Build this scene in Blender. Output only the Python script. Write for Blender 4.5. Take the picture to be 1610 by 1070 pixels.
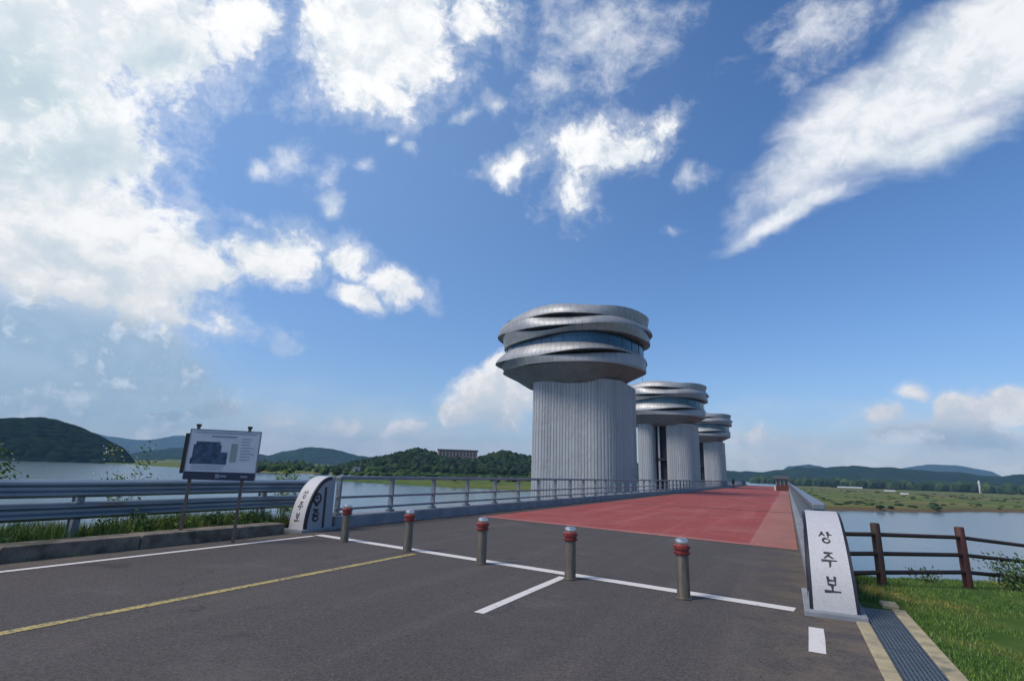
import bpy, bmesh, math, random
import numpy as np
from mathutils import Vector, Matrix
from mathutils import noise as mnoise
random.seed(7); rng = np.random.default_rng(7)
PI = math.pi
scene = bpy.context.scene
for o in list(bpy.data.objects): bpy.data.objects.remove(o)

# ------------------------------------------------------------------ camera
FOC = 820.0
PITCH = math.radians(14.088); YAW = math.radians(27.465); ROLL = math.radians(2.0)
def _rz(v):
    c, s = math.cos(YAW), math.sin(YAW)
    return Vector((v[0]*c - v[1]*s, v[0]*s + v[1]*c, v[2]))
_c, _s = math.cos(ROLL), math.sin(ROLL)
_up0 = Vector((0, -math.sin(PITCH), math.cos(PITCH)))
FWD = _rz(Vector((0, math.cos(PITCH), math.sin(PITCH))))
RGT = _rz(Vector((1, 0, 0))*_c + _up0*_s)
UPV = _rz(Vector((-1, 0, 0))*_s + _up0*_c)
cam_data = bpy.data.cameras.new('camera')
cam = bpy.data.objects.new('camera', cam_data); scene.collection.objects.link(cam)
M = Matrix((RGT, UPV, -FWD)).transposed().to_4x4(); M.translation = Vector((0, 0, 1.6))
cam.matrix_world = M
cam_data.sensor_width = 36; cam_data.sensor_fit = 'HORIZONTAL'
cam_data.lens = 36*FOC/1610
cam_data.clip_start = 0.05; cam_data.clip_end = 40000
scene.camera = cam

# ------------------------------------------------------------------ view, sun
scene.view_settings.view_transform = 'Standard'; scene.view_settings.look = 'None'
scene.view_settings.gamma = 1; scene.view_settings.exposure = 0.08
SUN_EL = math.radians(50); SUN_AZ = math.radians(-138)      # azimuth from +Y towards +X
SUN_DIR = Vector((math.sin(SUN_AZ)*math.cos(SUN_EL), math.cos(SUN_AZ)*math.cos(SUN_EL), math.sin(SUN_EL)))
sl = bpy.data.lights.new('sun', 'SUN'); sl.energy = 2.9; sl.angle = math.radians(20); sl.color = (1, .92, .82)
sun = bpy.data.objects.new('sun', sl); scene.collection.objects.link(sun)
sun.rotation_euler = (-SUN_DIR).to_track_quat('-Z', 'Y').to_euler()

# ------------------------------------------------------------------ sky
world = bpy.data.worlds.new('World'); scene.world = world; world.use_nodes = True
nt = world.node_tree; nt.nodes.clear()
class NG:
    """tiny node helper"""
    def __init__(s, nt): s.nt = nt
    def n(s, typ, ins=None, **kw):
        nd = s.nt.nodes.new(typ)
        for k, v in kw.items(): setattr(nd, k, v)
        if ins:
            for k, v in ins.items():
                if hasattr(v, 'is_output') or isinstance(v, bpy.types.NodeSocket): s.nt.links.new(v, nd.inputs[k])
                else: nd.inputs[k].default_value = v
        return nd
    def m(s, op, a, b=0.0, c=None, clamp=False):
        ins = {0: a, 1: b}
        if c is not None: ins[2] = c
        nd = s.n('ShaderNodeMath', ins, operation=op); nd.use_clamp = clamp
        return nd.outputs[0]
    def mr(s, v, a, b, c=0.0, d=1.0, smooth=True):
        nd = s.n('ShaderNodeMapRange', {0: v, 1: a, 2: b, 3: c, 4: d}, interpolation_type='SMOOTHSTEP' if smooth else 'LINEAR')
        return nd.outputs[0]
    def mix(s, f, a, b, blend='MIX'):
        nd = s.n('ShaderNodeMix', None, data_type='RGBA', blend_type=blend)
        for i, v in ((0, f), (6, a), (7, b)):
            if isinstance(v, bpy.types.NodeSocket): s.nt.links.new(v, nd.inputs[i])
            else: nd.inputs[i].default_value = v
        return nd.outputs[2]
    def noise(s, vec, scale, detail=6, rough=.55, dist=0.0, lac=2.0):
        nd = s.n('ShaderNodeTexNoise', {'Vector': vec, 'Scale': scale, 'Detail': detail, 'Roughness': rough, 'Distortion': dist, 'Lacunarity': lac})
        return nd
W = NG(nt)
geo = W.n('ShaderNodeTexCoord')
D = geo.outputs['Generated']
nrm = W.n('ShaderNodeVectorMath', {0: D}, operation='NORMALIZE').outputs[0]
def dot(v): return W.n('ShaderNodeVectorMath', {0: nrm, 1: tuple(v)}, operation='DOT_PRODUCT').outputs['Value']
dF, dR, dU = dot(FWD), dot(RGT), dot(UPV)
den = W.m('MAXIMUM', W.m('ADD', dF, 1.0), 0.05)
P_ = W.m('DIVIDE', dR, den); Q_ = W.m('DIVIDE', dU, den)     # stereographic chart of the sky
chart = W.n('ShaderNodeCombineXYZ', {0: P_, 1: Q_, 2: 0.0}).outputs[0]
# domain warp
wn = W.noise(chart, 5.0, 4, .6)
wv = W.n('ShaderNodeVectorMath', {0: wn.outputs['Color'], 1: (.5, .5, .5)}, operation='SUBTRACT').outputs[0]
wv = W.n('ShaderNodeVectorMath', {0: wv, 'Scale': 0.05}, operation='SCALE').outputs[0]
wn2 = W.noise(chart, 22.0, 3, .6)
wv2 = W.n('ShaderNodeVectorMath', {0: wn2.outputs['Color'], 1: (.5, .5, .5)}, operation='SUBTRACT').outputs[0]
wv2 = W.n('ShaderNodeVectorMath', {0: wv2, 'Scale': 0.022}, operation='SCALE').outputs[0]
wch = W.n('ShaderNodeVectorMath', {0: chart, 1: wv}, operation='ADD').outputs[0]
wch = W.n('ShaderNodeVectorMath', {0: wch, 1: wv2}, operation='ADD').outputs[0]
def sky_xy(x, y):      # photograph direction -> chart
    u = (x-805)/FOC; v = -(y-535)/FOC
    k = 1/(1+math.sqrt(1+u*u+v*v)); return u*k, v*k, k
def field(blobs, vec):
    acc = None; base_vec = vec
    for (x, y, a, b, ang, st) in blobs:
        p, q, k = sky_xy(x, y)
        mp = W.n('ShaderNodeMapping', {'Vector': vec, 'Location': (p, q, 0), 'Rotation': (0, 0, math.radians(ang)),
                 'Scale': (a/FOC*k, b/FOC*k, 1)}, vector_type='TEXTURE')
        ln = W.n('ShaderNodeVectorMath', {0: mp.outputs[0]}, operation='LENGTH').outputs['Value']
        f = W.m('MULTIPLY_ADD', ln, -st, st)
        acc = f if acc is None else W.n('ShaderNodeMath', {0: acc, 1: f, 2: .18}, operation='SMOOTH_MAX').outputs[0]
        vec = W.n('ShaderNodeVectorMath', {0: acc, 1: (1e-7, 1e-7, 1e-7), 2: base_vec}, operation='MULTIPLY_ADD').outputs[0]
    return acc
solid = [(60,20,350,150,0,2.3),(30,210,240,200,0,2.6),(375,30,90,70,-15,1.2),(130,330,170,120,0,2.0),(100,420,270,95,-20,1.9),(250,90,110,90,-30,1.3),
    (270,400,150,60,-12,1.7),(435,400,105,62,3,1.9),(553,402,56,34,-12,1.3),(566,460,44,22,-28,1.2),(630,449,54,28,-18,1.4),
    (290,500,130,26,-14,.9),(220,470,160,40,-16,1.0),
    (600,50,180,140,12,1.9),(560,130,120,80,0,1.3),(725,45,110,70,20,1.0),(625,165,50,44,30,1.0),
    (915,235,110,62,0,1.15),(985,240,84,40,10,.95),(1052,207,50,30,35,.95),(905,300,52,50,-20,.9),(812,258,80,28,6,.9),

    (780,630,90,66,0,2.0),(730,650,56,36,0,1.6),(795,585,42,38,0,1.6),(250,650,90,22,0,.9),(330,640,70,26,0,1.2),(420,655,70,24,0,1.1),(540,665,70,24,0,1.1),(640,672,70,22,0,1.0),
    (1595,645,66,46,0,1.8),(1520,660,66,42,10,1.7),(1398,658,42,24,0,1.4),(1446,628,22,22,0,1.1),(1490,695,150,46,0,1.4),(1280,700,110,26,0,1.0),(1190,690,60,20,0,.8)]
wisp = [(930,60,120,130,60,.9),(870,140,90,60,20,.7),(1260,60,130,100,20,.8),(780,60,90,80,30,.7),(415,265,30,20,0,.9),(470,250,50,28,20,.6),(575,268,24,18,0,.8),
    (617,228,20,18,0,.8),(645,241,20,18,0,.8),(530,320,24,30,0,.95),(530,270,40,30,60,.6),(725,190,50,20,20,.7),(775,176,40,28,-20,.8),
    (1095,270,55,22,0,.7),(400,340,60,20,-10,.7),(230,280,34,40,0,1.0),(330,130,80,60,20,.8),(155,588,34,24,0,.8),(1060,355,40,14,0,.5),(1050,20,120,30,0,.5),
    (30,560,300,140,-6,3.2),(200,590,200,80,-10,1.6),(230,560,190,60,-20,1.0),(330,640,200,30,0,.9)]
shade = [(120,600,330,110,-4,2.2),(20,130,130,130,-40,1.2),(100,250,170,80,10,.9),(250,95,90,50,10,.9),(30,570,360,120,-6,2.0),(1560,215,160,40,26,.9),(1450,230,150,40,30,.5),
    (780,660,90,40,0,.7),(1500,700,170,40,0,1.0),(120,420,160,50,-20,.5),(640,60,50,40,0,.2)]
fb = W.noise(wch, 12.0, 10, .66).outputs[0]
streak_map = W.n('ShaderNodeMapping', {'Vector': wch, 'Rotation': (0, 0, math.radians(32)), 'Scale': (8, 26, 1)}, vector_type='POINT')
fb2 = W.noise(streak_map.outputs[0], 1.0, 7, .6).outputs[0]
fbm = W.m('ADD', W.m('MULTIPLY', fb, .72), W.m('MULTIPLY', fb2, .28))
fbh = W.noise(wch, 44.0, 7, .65).outputs[0]
fbm = W.m('ADD', W.m('MULTIPLY', fbm, .74), W.m('MULTIPLY', fbh, .26))
nz = W.m('SUBTRACT', fbm, .5)
fs = field(solid, wch); fw = field(wisp, wch); fsh = field(shade, wch)
smooth_ = [(1440,165,330,62,35,1.1),(1560,70,260,120,33,1.5),(1235,335,120,20,26,.95),(1320,215,170,78,44,1.0),(1480,215,200,50,24,.8)]
fm_ = field(smooth_, wch)
fbs = W.m('SUBTRACT', W.m('ADD', W.m('MULTIPLY', fb2, .65), W.m('MULTIPLY', fb, .35)), .5)
cm = W.mr(W.m('ADD', fm_, W.m('MULTIPLY', fbs, 1.7)), -.10, .72)
cs = W.mr(W.m('ADD', fs, W.m('MULTIPLY', nz, 5.2)), .12, .86)
veil = W.m('MULTIPLY', W.mr(W.m('ADD', fs, W.m('MULTIPLY', nz, 5.6)), -.20, .50), .30)
cs = W.m('MAXIMUM', W.m('MAXIMUM', cs, veil), W.m('MULTIPLY', cm, .88))
cw = W.m('MULTIPLY', W.mr(W.m('ADD', fw, W.m('MULTIPLY', nz, 3.9)), .12, 1.1), .72)
# low bank of soft cloud and mist near the horizon
sep = W.n('ShaderNodeSeparateXYZ', {0: nrm}); el = sep.outputs[2]
low = W.mr(el, .0, .17, 1.0, 0.0)
lown = W.noise(W.n('ShaderNodeMapping', {'Vector': nrm, 'Scale': (4, 4, 13)}).outputs[0], 1.6, 7, .6).outputs[0]
lowc = W.m('MULTIPLY', low, W.mr(W.m('ADD', lown, W.m('MULTIPLY', low, .25)), .42, .72))
lowc = W.m('MULTIPLY', lowc, .75)
cov = W.m('MAXIMUM', W.m('MAXIMUM', cs, cw), lowc, clamp=True)
sky = W.n('ShaderNodeTexSky', None, sky_type='NISHITA'); sky.sun_disc = False
sky.sun_elevation = SUN_EL; sky.sun_rotation = SUN_AZ; sky.altitude = 50; sky.air_density = 1.0; sky.dust_density = 1.0; sky.ozone_density = 2.5
skyc = W.n('ShaderNodeHueSaturation', {'Saturation': 1.22, 'Value': .93, 'Color': sky.outputs[0]}).outputs[0]
skyc = W.mix(1.0, skyc, (1.0, .97, 1.06, 1), 'MULTIPLY')
shd = W.mr(W.m('ADD', fsh, W.m('MULTIPLY', nz, 3.0)), -.1, 1.0)
thick = W.mr(W.m('ADD', fs, W.m('MULTIPLY', nz, 1.1)), .2, 1.1)
elw = W.mr(el, .02, .45)
white = W.mix(elw, (5.6, 5.35, 5.2, 1), (6.6, 6.6, 6.6, 1))
grey = W.mix(elw, (2.1, 2.9, 3.5, 1), (3.1, 4.1, 4.5, 1))
cc = W.mix(W.m('MULTIPLY', shd, .8), white, grey)
bank = W.mr(field([(60,590,380,140,-8,1.6)], chart), .0, .8)
cc = W.mix(W.m('MULTIPLY', bank, .75), cc, W.mix(lown, (1.5, 2.3, 2.9, 1), (2.6, 3.3, 3.8, 1)))
offc = W.n('ShaderNodeVectorMath', {0: wch, 1: (-.006, .016, 0)}, operation='ADD').outputs[0]
relief = W.m('SUBTRACT', fb, W.noise(offc, 12.0, 10, .66).outputs[0])
cc = W.mix(W.m('MULTIPLY', W.mr(relief, -.11, .05, 1.0, 0.0), .50), cc, (3.3, 4.1, 4.7, 1))
cc = W.mix(W.m('MULTIPLY', W.mr(relief, .0, .12), .6), cc, (7.0, 7.0, 6.9, 1))
lowcol = W.mix(lown, (2.7, 3.4, 4.1, 1), (4.2, 4.2, 4.4, 1))
cc = W.mix(W.m('MULTIPLY', W.m('MULTIPLY', low, .25), W.m('SUBTRACT', 1.0, W.m('MULTIPLY', cs, .7))), cc, lowcol)
glow = W.m('MULTIPLY', W.mr(field([(430,150,900,600,0,1.0)], chart), 0.0, 1.0), .20)
skyc = W.mix(glow, skyc, (3.4, 5.2, 7.6, 1))
final = W.mix(cov, skyc, cc)
bg = W.n('ShaderNodeBackground', {'Color': final, 'Strength': .15})
out = W.n('ShaderNodeOutputWorld', {'Surface': bg.outputs[0]})
world.cycles.sampling_method = 'MANUAL'; world.cycles.sample_map_resolution = 512

# ------------------------------------------------------------------ materials
def mat(name, base=(.5, .5, .5), rough=.7, metal=0.0, c2=None, scale=4.0, detail=5, bump=0.0, bscale=30.0, c3=None, scale3=.6, stretch=(1, 1, 1), spec=.5, coords='Object', k2=(.35, .68), k3=(.5, .7)):
    m = bpy.data.materials.new(name); m.use_nodes = True
    G = NG(m.node_tree); bs = m.node_tree.nodes['Principled BSDF']
    bs.inputs['Roughness'].default_value = rough; bs.inputs['Metallic'].default_value = metal
    bs.inputs['Specular IOR Level'].default_value = spec
    tc = G.n('ShaderNodeTexCoord').outputs[coords]
    v = G.n('ShaderNodeMapping', {'Vector': tc, 'Scale': stretch}).outputs[0]
    col = (*base, 1)
    if c2 is not None:
        f = G.noise(v, scale, detail, .6).outputs[0]
        col = G.mix(G.mr(f, *k2), col, (*c2, 1))
    if c3 is not None:
        f3 = G.noise(v, scale3, 4, .6).outputs[0]
        col = G.mix(G.mr(f3, *k3), col, (*c3, 1))
    if isinstance(col, tuple): bs.inputs['Base Color'].default_value = col
    else: m.node_tree.links.new(col, bs.inputs['Base Color'])
    if bump:
        h = G.noise(v, bscale, 5, .6).outputs[0]
        b = G.n('ShaderNodeBump', {'Height': h, 'Strength': bump, 'Distance': .02})
        m.node_tree.links.new(b.outputs[0], bs.inputs['Normal'])
    return m
def road_mat(name, a, b, patch):
    m = bpy.data.materials.new(name); m.use_nodes = True
    G = NG(m.node_tree); bs = m.node_tree.nodes['Principled BSDF']
    tc = G.n('ShaderNodeTexCoord').outputs['Object']
    agg = G.n('ShaderNodeTexVoronoi', {'Vector': tc, 'Scale': 70.0})
    f1 = G.noise(tc, 30.0, 6, .7).outputs[0]
    big = G.noise(tc, .35, 5, .6).outputs[0]
    trk = G.noise(G.n('ShaderNodeMapping', {'Vector': tc, 'Scale': (1.3, .06, 1)}).outputs[0], 1.0, 4, .6).outputs[0]
    col = G.mix(G.mr(f1, .3, .7), (*a, 1), (*b, 1))
    col = G.mix(G.m('MULTIPLY', G.mr(big, .42, .7), .7), col, (*patch, 1))
    col = G.mix(G.m('MULTIPLY', G.mr(trk, .5, .72), .45), col, (*[x*1.35 for x in patch], 1))
    ag = G.mr(agg.outputs['Color'], .0, 1.0, .55, 1.45, False)
    col = G.mix(1.0, col, G.n('ShaderNodeCombineXYZ', {0: ag, 1: ag, 2: ag}).outputs[0], 'MULTIPLY')
    sx = G.n('ShaderNodeSeparateXYZ', {0: tc}).outputs[0]
    edge = G.m('ADD', G.mr(sx, -1.1, .5), G.mr(sx, -10.6, -9.7, 1.0, 0.0))
    dn = G.noise(tc, 1.7, 7, .7).outputs[0]
    col = G.mix(G.m('MULTIPLY', G.m('MULTIPLY', edge, G.mr(dn, .38, .62)), .55, clamp=True), col, (.17, .135, .09, 1))
    oil = G.noise(tc, .9, 3, .5).outputs[0]
    col = G.mix(G.m('MULTIPLY', G.mr(oil, .66, .74), .5), col, [q*.45 for q in a]+[1])
    pale = G.noise(tc, .55, 8, .72).outputs[0]
    col = G.mix(G.m('MULTIPLY', G.mr(pale, .52, .72), .4), col, [q*1.6 for q in b]+[1])
    # fine wandering cracks
    cr = G.n('ShaderNodeTexVoronoi', {'Vector': G.n('ShaderNodeVectorMath', {0: tc, 1: G.n('ShaderNodeVectorMath', {0: G.noise(tc, 1.5, 5, .6).outputs['Color'], 'Scale': 1.2}, operation='SCALE').outputs[0]}, operation='ADD').outputs[0], 'Scale': .33}, feature='DISTANCE_TO_EDGE').outputs[0]
    ck = G.m('MULTIPLY', G.mr(cr, .0, .006, 1.0, 0.0), G.mr(big, .45, .6))
    col = G.mix(G.m('MULTIPLY', ck, .75), col, (.02, .02, .02, 1))
    m.node_tree.links.new(col, bs.inputs['Base Color'])
    bs.inputs['Roughness'].default_value = .85; bs.inputs['Specular IOR Level'].default_value = .3
    b = G.n('ShaderNodeBump', {'Height': agg.outputs['Distance'], 'Strength': .5, 'Distance': .006})
    m.node_tree.links.new(b.outputs[0], bs.inputs['Normal'])
    return m
def worn_paint(name, base, under, wear=.62):
    m = bpy.data.materials.new(name); m.use_nodes = True
    G = NG(m.node_tree); bs = m.node_tree.nodes['Principled BSDF']
    tc = G.n('ShaderNodeTexCoord').outputs['Object']
    f = G.noise(tc, 18.0, 8, .75).outputs[0]; g = G.noise(tc, 2.0, 3, .5).outputs[0]
    k = G.mr(G.m('ADD', f, G.m('MULTIPLY', g, .25)), wear, wear+.12)
    col = G.mix(k, (*base, 1), (*under, 1))
    m.node_tree.links.new(col, bs.inputs['Base Color']); bs.inputs['Roughness'].default_value = .7
    return m
def water_mat(name, deep, rip=.5):
    m = bpy.data.materials.new(name); m.use_nodes = True
    G = NG(m.node_tree); bs = m.node_tree.nodes['Principled BSDF']
    tc = G.n('ShaderNodeTexCoord').outputs['Object']
    bs.inputs['Base Color'].default_value = (*deep, 1); bs.inputs['Roughness'].default_value = .16
    bs.inputs['IOR'].default_value = 1.33
    a = G.noise(G.n('ShaderNodeMapping', {'Vector': tc, 'Scale': (1, .6, 1)}).outputs[0], .9, 6, .6).outputs[0]
    z = G.noise(tc, .02, 3, .5).outputs[0]
    st = G.mr(z, .4, .65, rip*.3, rip)
    b = G.n('ShaderNodeBump', {'Height': a, 'Strength': st, 'Distance': .12})
    m.node_tree.links.new(b.outputs[0], bs.inputs['Normal'])
    return m
MT = {}
MT['asphalt'] = road_mat('asphalt', (.056, .048, .044), (.088, .078, .071), (.082, .071, .063))
MT['red'] = road_mat('red_asphalt', (.225, .040, .036), (.31, .070, .060), (.31, .105, .085))
MT['pink'] = road_mat('faded_red_asphalt', (.27, .085, .075), (.36, .16, .13), (.34, .16, .13))
MT['white_paint'] = worn_paint('white_road_paint', (.62, .59, .54), (.12, .11, .11), .70)
MT['yellow_paint'] = worn_paint('yellow_road_paint', (.42, .33, .10), (.09, .085, .075), .60)
MT['concrete'] = mat('concrete', (.30, .28, .25), .85, c2=(.20, .19, .165), scale=2.5, bump=.4, bscale=40, c3=(.13, .12, .10), scale3=1.1, k3=(.55, .75))
MT['old_concrete'] = mat('weathered_concrete', (.20, .17, .13), .9, c2=(.10, .085, .065), scale=3.5, bump=.6, bscale=25, c3=(.055, .055, .035), scale3=1.6, k3=(.5, .65))
MT['blue_concrete'] = mat('bridge_concrete', (.24, .26, .28), .8, c2=(.17, .19, .21), scale=1.6, bump=.25, bscale=30)
MT['yellow_concrete'] = mat('yellowed_concrete', (.42, .35, .20), .9, c2=(.28, .24, .15), scale=5, bump=.5, bscale=40, c3=(.16, .15, .10), scale3=2.2, k3=(.55, .7))
MT['rail_metal'] = mat('galvanised_rail_metal', (.20, .235, .27), .42, .4, c2=(.15, .18, .21), scale=3, bump=.1, bscale=12)
MT['beam_metal'] = mat('guardrail_metal', (.25, .31, .36), .42, .6, c2=(.18, .24, .29), scale=2.2, c3=(.16, .13, .10), scale3=3.0, k3=(.62, .8), stretch=(1, .25, 1))
def head_mat():
    m = bpy.data.materials.new('head_cladding_metal'); m.use_nodes = True; G = NG(m.node_tree); bs = m.node_tree.nodes['Principled BSDF']
    tc = G.n('ShaderNodeTexCoord').outputs['Object']
    ctr = G.n('ShaderNodeVectorMath', {0: tc, 1: (1.25, 1.5, 0)}, operation='ADD').outputs[0]
    rad = G.n('ShaderNodeTexGradient', {'Vector': ctr}, gradient_type='RADIAL').outputs[1]
    z = G.n('ShaderNodeSeparateXYZ', {0: tc}).outputs[2]
    t = G.m('MULTIPLY', rad, 72.0); row = G.m('FLOOR', G.m('MULTIPLY', z, .95))
    t = G.m('ADD', t, G.m('MULTIPLY', row, .37)); fr = G.m('FRACT', t); cell = G.n('ShaderNodeCombineXYZ', {0: G.m('FLOOR', t), 1: row, 2: 0.0}).outputs[0]
    rnd = G.n('ShaderNodeTexWhiteNoise', {'Vector': cell}, noise_dimensions='3D').outputs['Value']
    seam = G.mr(G.m('ABSOLUTE', G.m('SUBTRACT', fr, .5)), .468, .492)
    n = G.noise(tc, .6, 6, .65).outputs[0]; run = G.noise(G.n('ShaderNodeMapping', {'Vector': tc, 'Scale': (3, 3, .4)}).outputs[0], 1.0, 6, .7).outputs[0]
    c = G.mix(G.mr(n, .35, .65), (.33, .345, .35, 1), (.25, .27, .285, 1))
    c = G.mix(G.m('MULTIPLY', rnd, .35), c, (.37, .365, .34, 1)); c = G.mix(G.m('MULTIPLY', G.mr(run, .5, .75), .4), c, (.17, .165, .16, 1))
    c = G.mix(G.m('MULTIPLY', seam, .75), c, (.07, .075, .08, 1))
    m.node_tree.links.new(c, bs.inputs['Base Color']); bs.inputs['Metallic'].default_value = .35
    m.node_tree.links.new(G.m('ADD', G.m('MULTIPLY', rnd, .12), .42), bs.inputs['Roughness'])
    bb = G.n('ShaderNodeBump', {'Height': G.m('ADD', G.m('MULTIPLY', seam, -1.0), G.m('MULTIPLY', n, .6)), 'Strength': .5, 'Distance': .05}); m.node_tree.links.new(bb.outputs[0], bs.inputs['Normal'])
    return m
MT['head_metal'] = head_mat()
MT['soffit_metal'] = mat('soffit_metal', (.26, .26, .255), .6, .1, c2=(.20, .20, .20), scale=.6)
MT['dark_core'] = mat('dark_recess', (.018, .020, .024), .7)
MT['glass'] = mat('blue_window_glass', (.02, .075, .115), .15, .4, c2=(.012, .05, .08), scale=.4, spec=.8)
def stem_mat():
    m = bpy.data.materials.new('ribbed_stem_metal'); m.use_nodes = True; G = NG(m.node_tree); bs = m.node_tree.nodes['Principled BSDF']
    tc = G.n('ShaderNodeTexCoord').outputs['Object']
    a = G.noise(G.n('ShaderNodeMapping', {'Vector': tc, 'Scale': (2.6, 2.6, .012)}).outputs[0], 1.0, 5, .75).outputs[0]     # sheet to sheet
    b = G.noise(tc, .5, 6, .65).outputs[0]
    run = G.noise(G.n('ShaderNodeMapping', {'Vector': tc, 'Scale': (3.5, 3.5, .22)}).outputs[0], 1.0, 6, .7).outputs[0]
    c = G.mix(G.mr(a, .3, .7), (.27, .29, .305, 1), (.40, .42, .43, 1)); c = G.mix(G.m('MULTIPLY', G.mr(b, .45, .7), .5), c, (.36, .36, .35, 1))
    c = G.mix(G.m('MULTIPLY', G.mr(run, .55, .8), .15), c, (.21, .205, .20, 1))
    m.node_tree.links.new(c, bs.inputs['Base Color']); bs.inputs['Roughness'].default_value = .55; bs.inputs['Metallic'].default_value = .15
    rel = G.noise(G.n('ShaderNodeMapping', {'Vector': tc, 'Scale': (1.6, 1.6, .7)}).outputs[0], 1.3, 7, .7, 1.2).outputs[0]
    bb = G.n('ShaderNodeBump', {'Height': G.m('MULTIPLY', G.mr(rel, .44, .54), G.mr(b, .42, .55)), 'Strength': .5, 'Distance': .05}); m.node_tree.links.new(bb.outputs[0], bs.inputs['Normal'])
    return m
MT['stem_metal'] = stem_mat()
MT['frame_blue'] = mat('window_bar_metal', (.02, .06, .10), .4, .4)
MT['dark_steel'] = mat('dark_steel', (.03, .032, .03), .5, .5)
MT['white_stone'] = mat('pale_granite', (.50, .50, .50), .55, c2=(.41, .41, .42), scale=55, bump=.15, bscale=60, c3=(.34, .33, .31), scale3=1.6, k3=(.55, .8))
MT['side_stone'] = mat('grey_granite', (.31, .33, .36), .6, c2=(.25, .27, .30), scale=45, bump=.15, bscale=60)
MT['black_stone'] = mat('black_inlay', (.012, .014, .02), .4)
MT['ink'] = mat('black_lettering', (.02, .022, .025), .5)
MT['bollard_metal'] = mat('bronzed_steel', (.16, .135, .10), .42, .45, c2=(.10, .085, .062), scale=9, stretch=(3, 3, .5))
MT['red_band'] = mat('red_reflector', (.24, .038, .032), .4, c2=(.14, .022, .02), scale=16)
MT['cap'] = mat('chrome_cap', (.62, .60, .57), .32, .9)
MT['sign_white'] = mat('sign_board_sheet', (.50, .56, .62), .35, c2=(.44, .50, .57), scale=3)
MT['sign_navy'] = mat('sign_navy', (.012, .022, .055), .4)
MT['sign_pic'] = mat('sign_picture_ink', (.008, .030, .065), .4, c2=(.035, .10, .18), scale=9)
MT['sign_text'] = mat('sign_text_ink', (.16, .21, .28), .5)
MT['sign_green'] = mat('sign_map_ink', (.16, .27, .24), .5, c2=(.28, .33, .36), scale=22)
MT['post_brown'] = mat('brown_sign_post', (.13, .11, .10), .5, .4, c2=(.10, .075, .06), scale=6)
MT['black_back'] = mat('dark_board_back', (.015, .017, .02), .6)
MT['wood_dark'] = mat('dark_stained_wood', (.028, .015, .011), .65, c2=(.055, .020, .012), scale=5, bump=.4, bscale=30, stretch=(1, 1, .2))
MT['wood_red'] = mat('reddish_stained_wood', (.075, .018, .010), .6, c2=(.035, .010, .008), scale=5, bump=.4, bscale=30, stretch=(1, 1, .2))
MT['grate'] = mat('steel_drain_grate', (.095, .12, .14), .5, .4, c2=(.07, .085, .095), scale=6)
MT['pit'] = mat('drain_pit', (.05, .06, .07), .9)
MT['leaf'] = mat('leaf_green', (.065, .13, .018), .6, c2=(.12, .19, .030), scale=7, coords='Object')
MT['leaf_dark'] = mat('leaf_dark_green', (.035, .085, .022), .65, c2=(.065, .12, .03), scale=5)
MT['grass'] = mat('grass_blades', (.060, .14, .022), .6, c2=(.105, .175, .032), scale=1.3, c3=(.24, .21, .06), scale3=.55, k3=(.50, .68))
MT['weed'] = mat('weed_blades', (.075, .14, .018), .6, c2=(.15, .19, .028), scale=1.6)
MT['twig'] = mat('pale_twig', (.30, .27, .22), .8)
MT['petal'] = mat('pale_blossom', (.62, .60, .60), .7)
MT['bark'] = mat('bark', (.09, .07, .05), .9, bump=.5, bscale=20)
MT['wall_tan'] = mat('brownish_wall', (.42, .28, .21), .8, c2=(.32, .22, .17), scale=.4)
MT['wall_white'] = mat('white_wall', (.60, .62, .64), .7, c2=(.5, .52, .54), scale=.5)
MT['roof_dark'] = mat('dark_roof', (.05, .055, .065), .7)
MT['plastic'] = mat('greenhouse_film', (.38, .40, .40), .4)
MT['brown_panel'] = mat('brown_panel', (.12, .035, .018), .6, c2=(.07, .02, .012), scale=6)
MT['skin'] = mat('skin', (.45, .27, .19), .6)
MT['cloth_dark'] = mat('dark_cloth', (.03, .035, .05), .8)
MT['hair'] = mat('black_hair', (.015, .012, .01), .6)

def vary(key, lo=.55, hi=1.5, warm=(1.25, 1.12, .8)):
    m = MT[key]; G = NG(m.node_tree); bs = m.node_tree.nodes['Principled BSDF']; l = bs.inputs['Base Color'].links
    src = l[0].from_socket
    rn = G.n('ShaderNodeNewGeometry').outputs['Random Per Island']
    k = G.mr(rn, 0, 1, lo, hi, False)
    tint = G.mix(G.mr(rn, .55, 1.0), (1, 1, 1, 1), (*warm, 1))
    c = G.mix(1.0, src, G.n('ShaderNodeCombineXYZ', {0: k, 1: k, 2: k}).outputs[0], 'MULTIPLY'); c = G.mix(1.0, c, tint, 'MULTIPLY')
    m.node_tree.links.new(c, bs.inputs['Base Color'])
for k_ in ('grass', 'weed', 'leaf', 'leaf_dark'): vary(k_)
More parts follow.
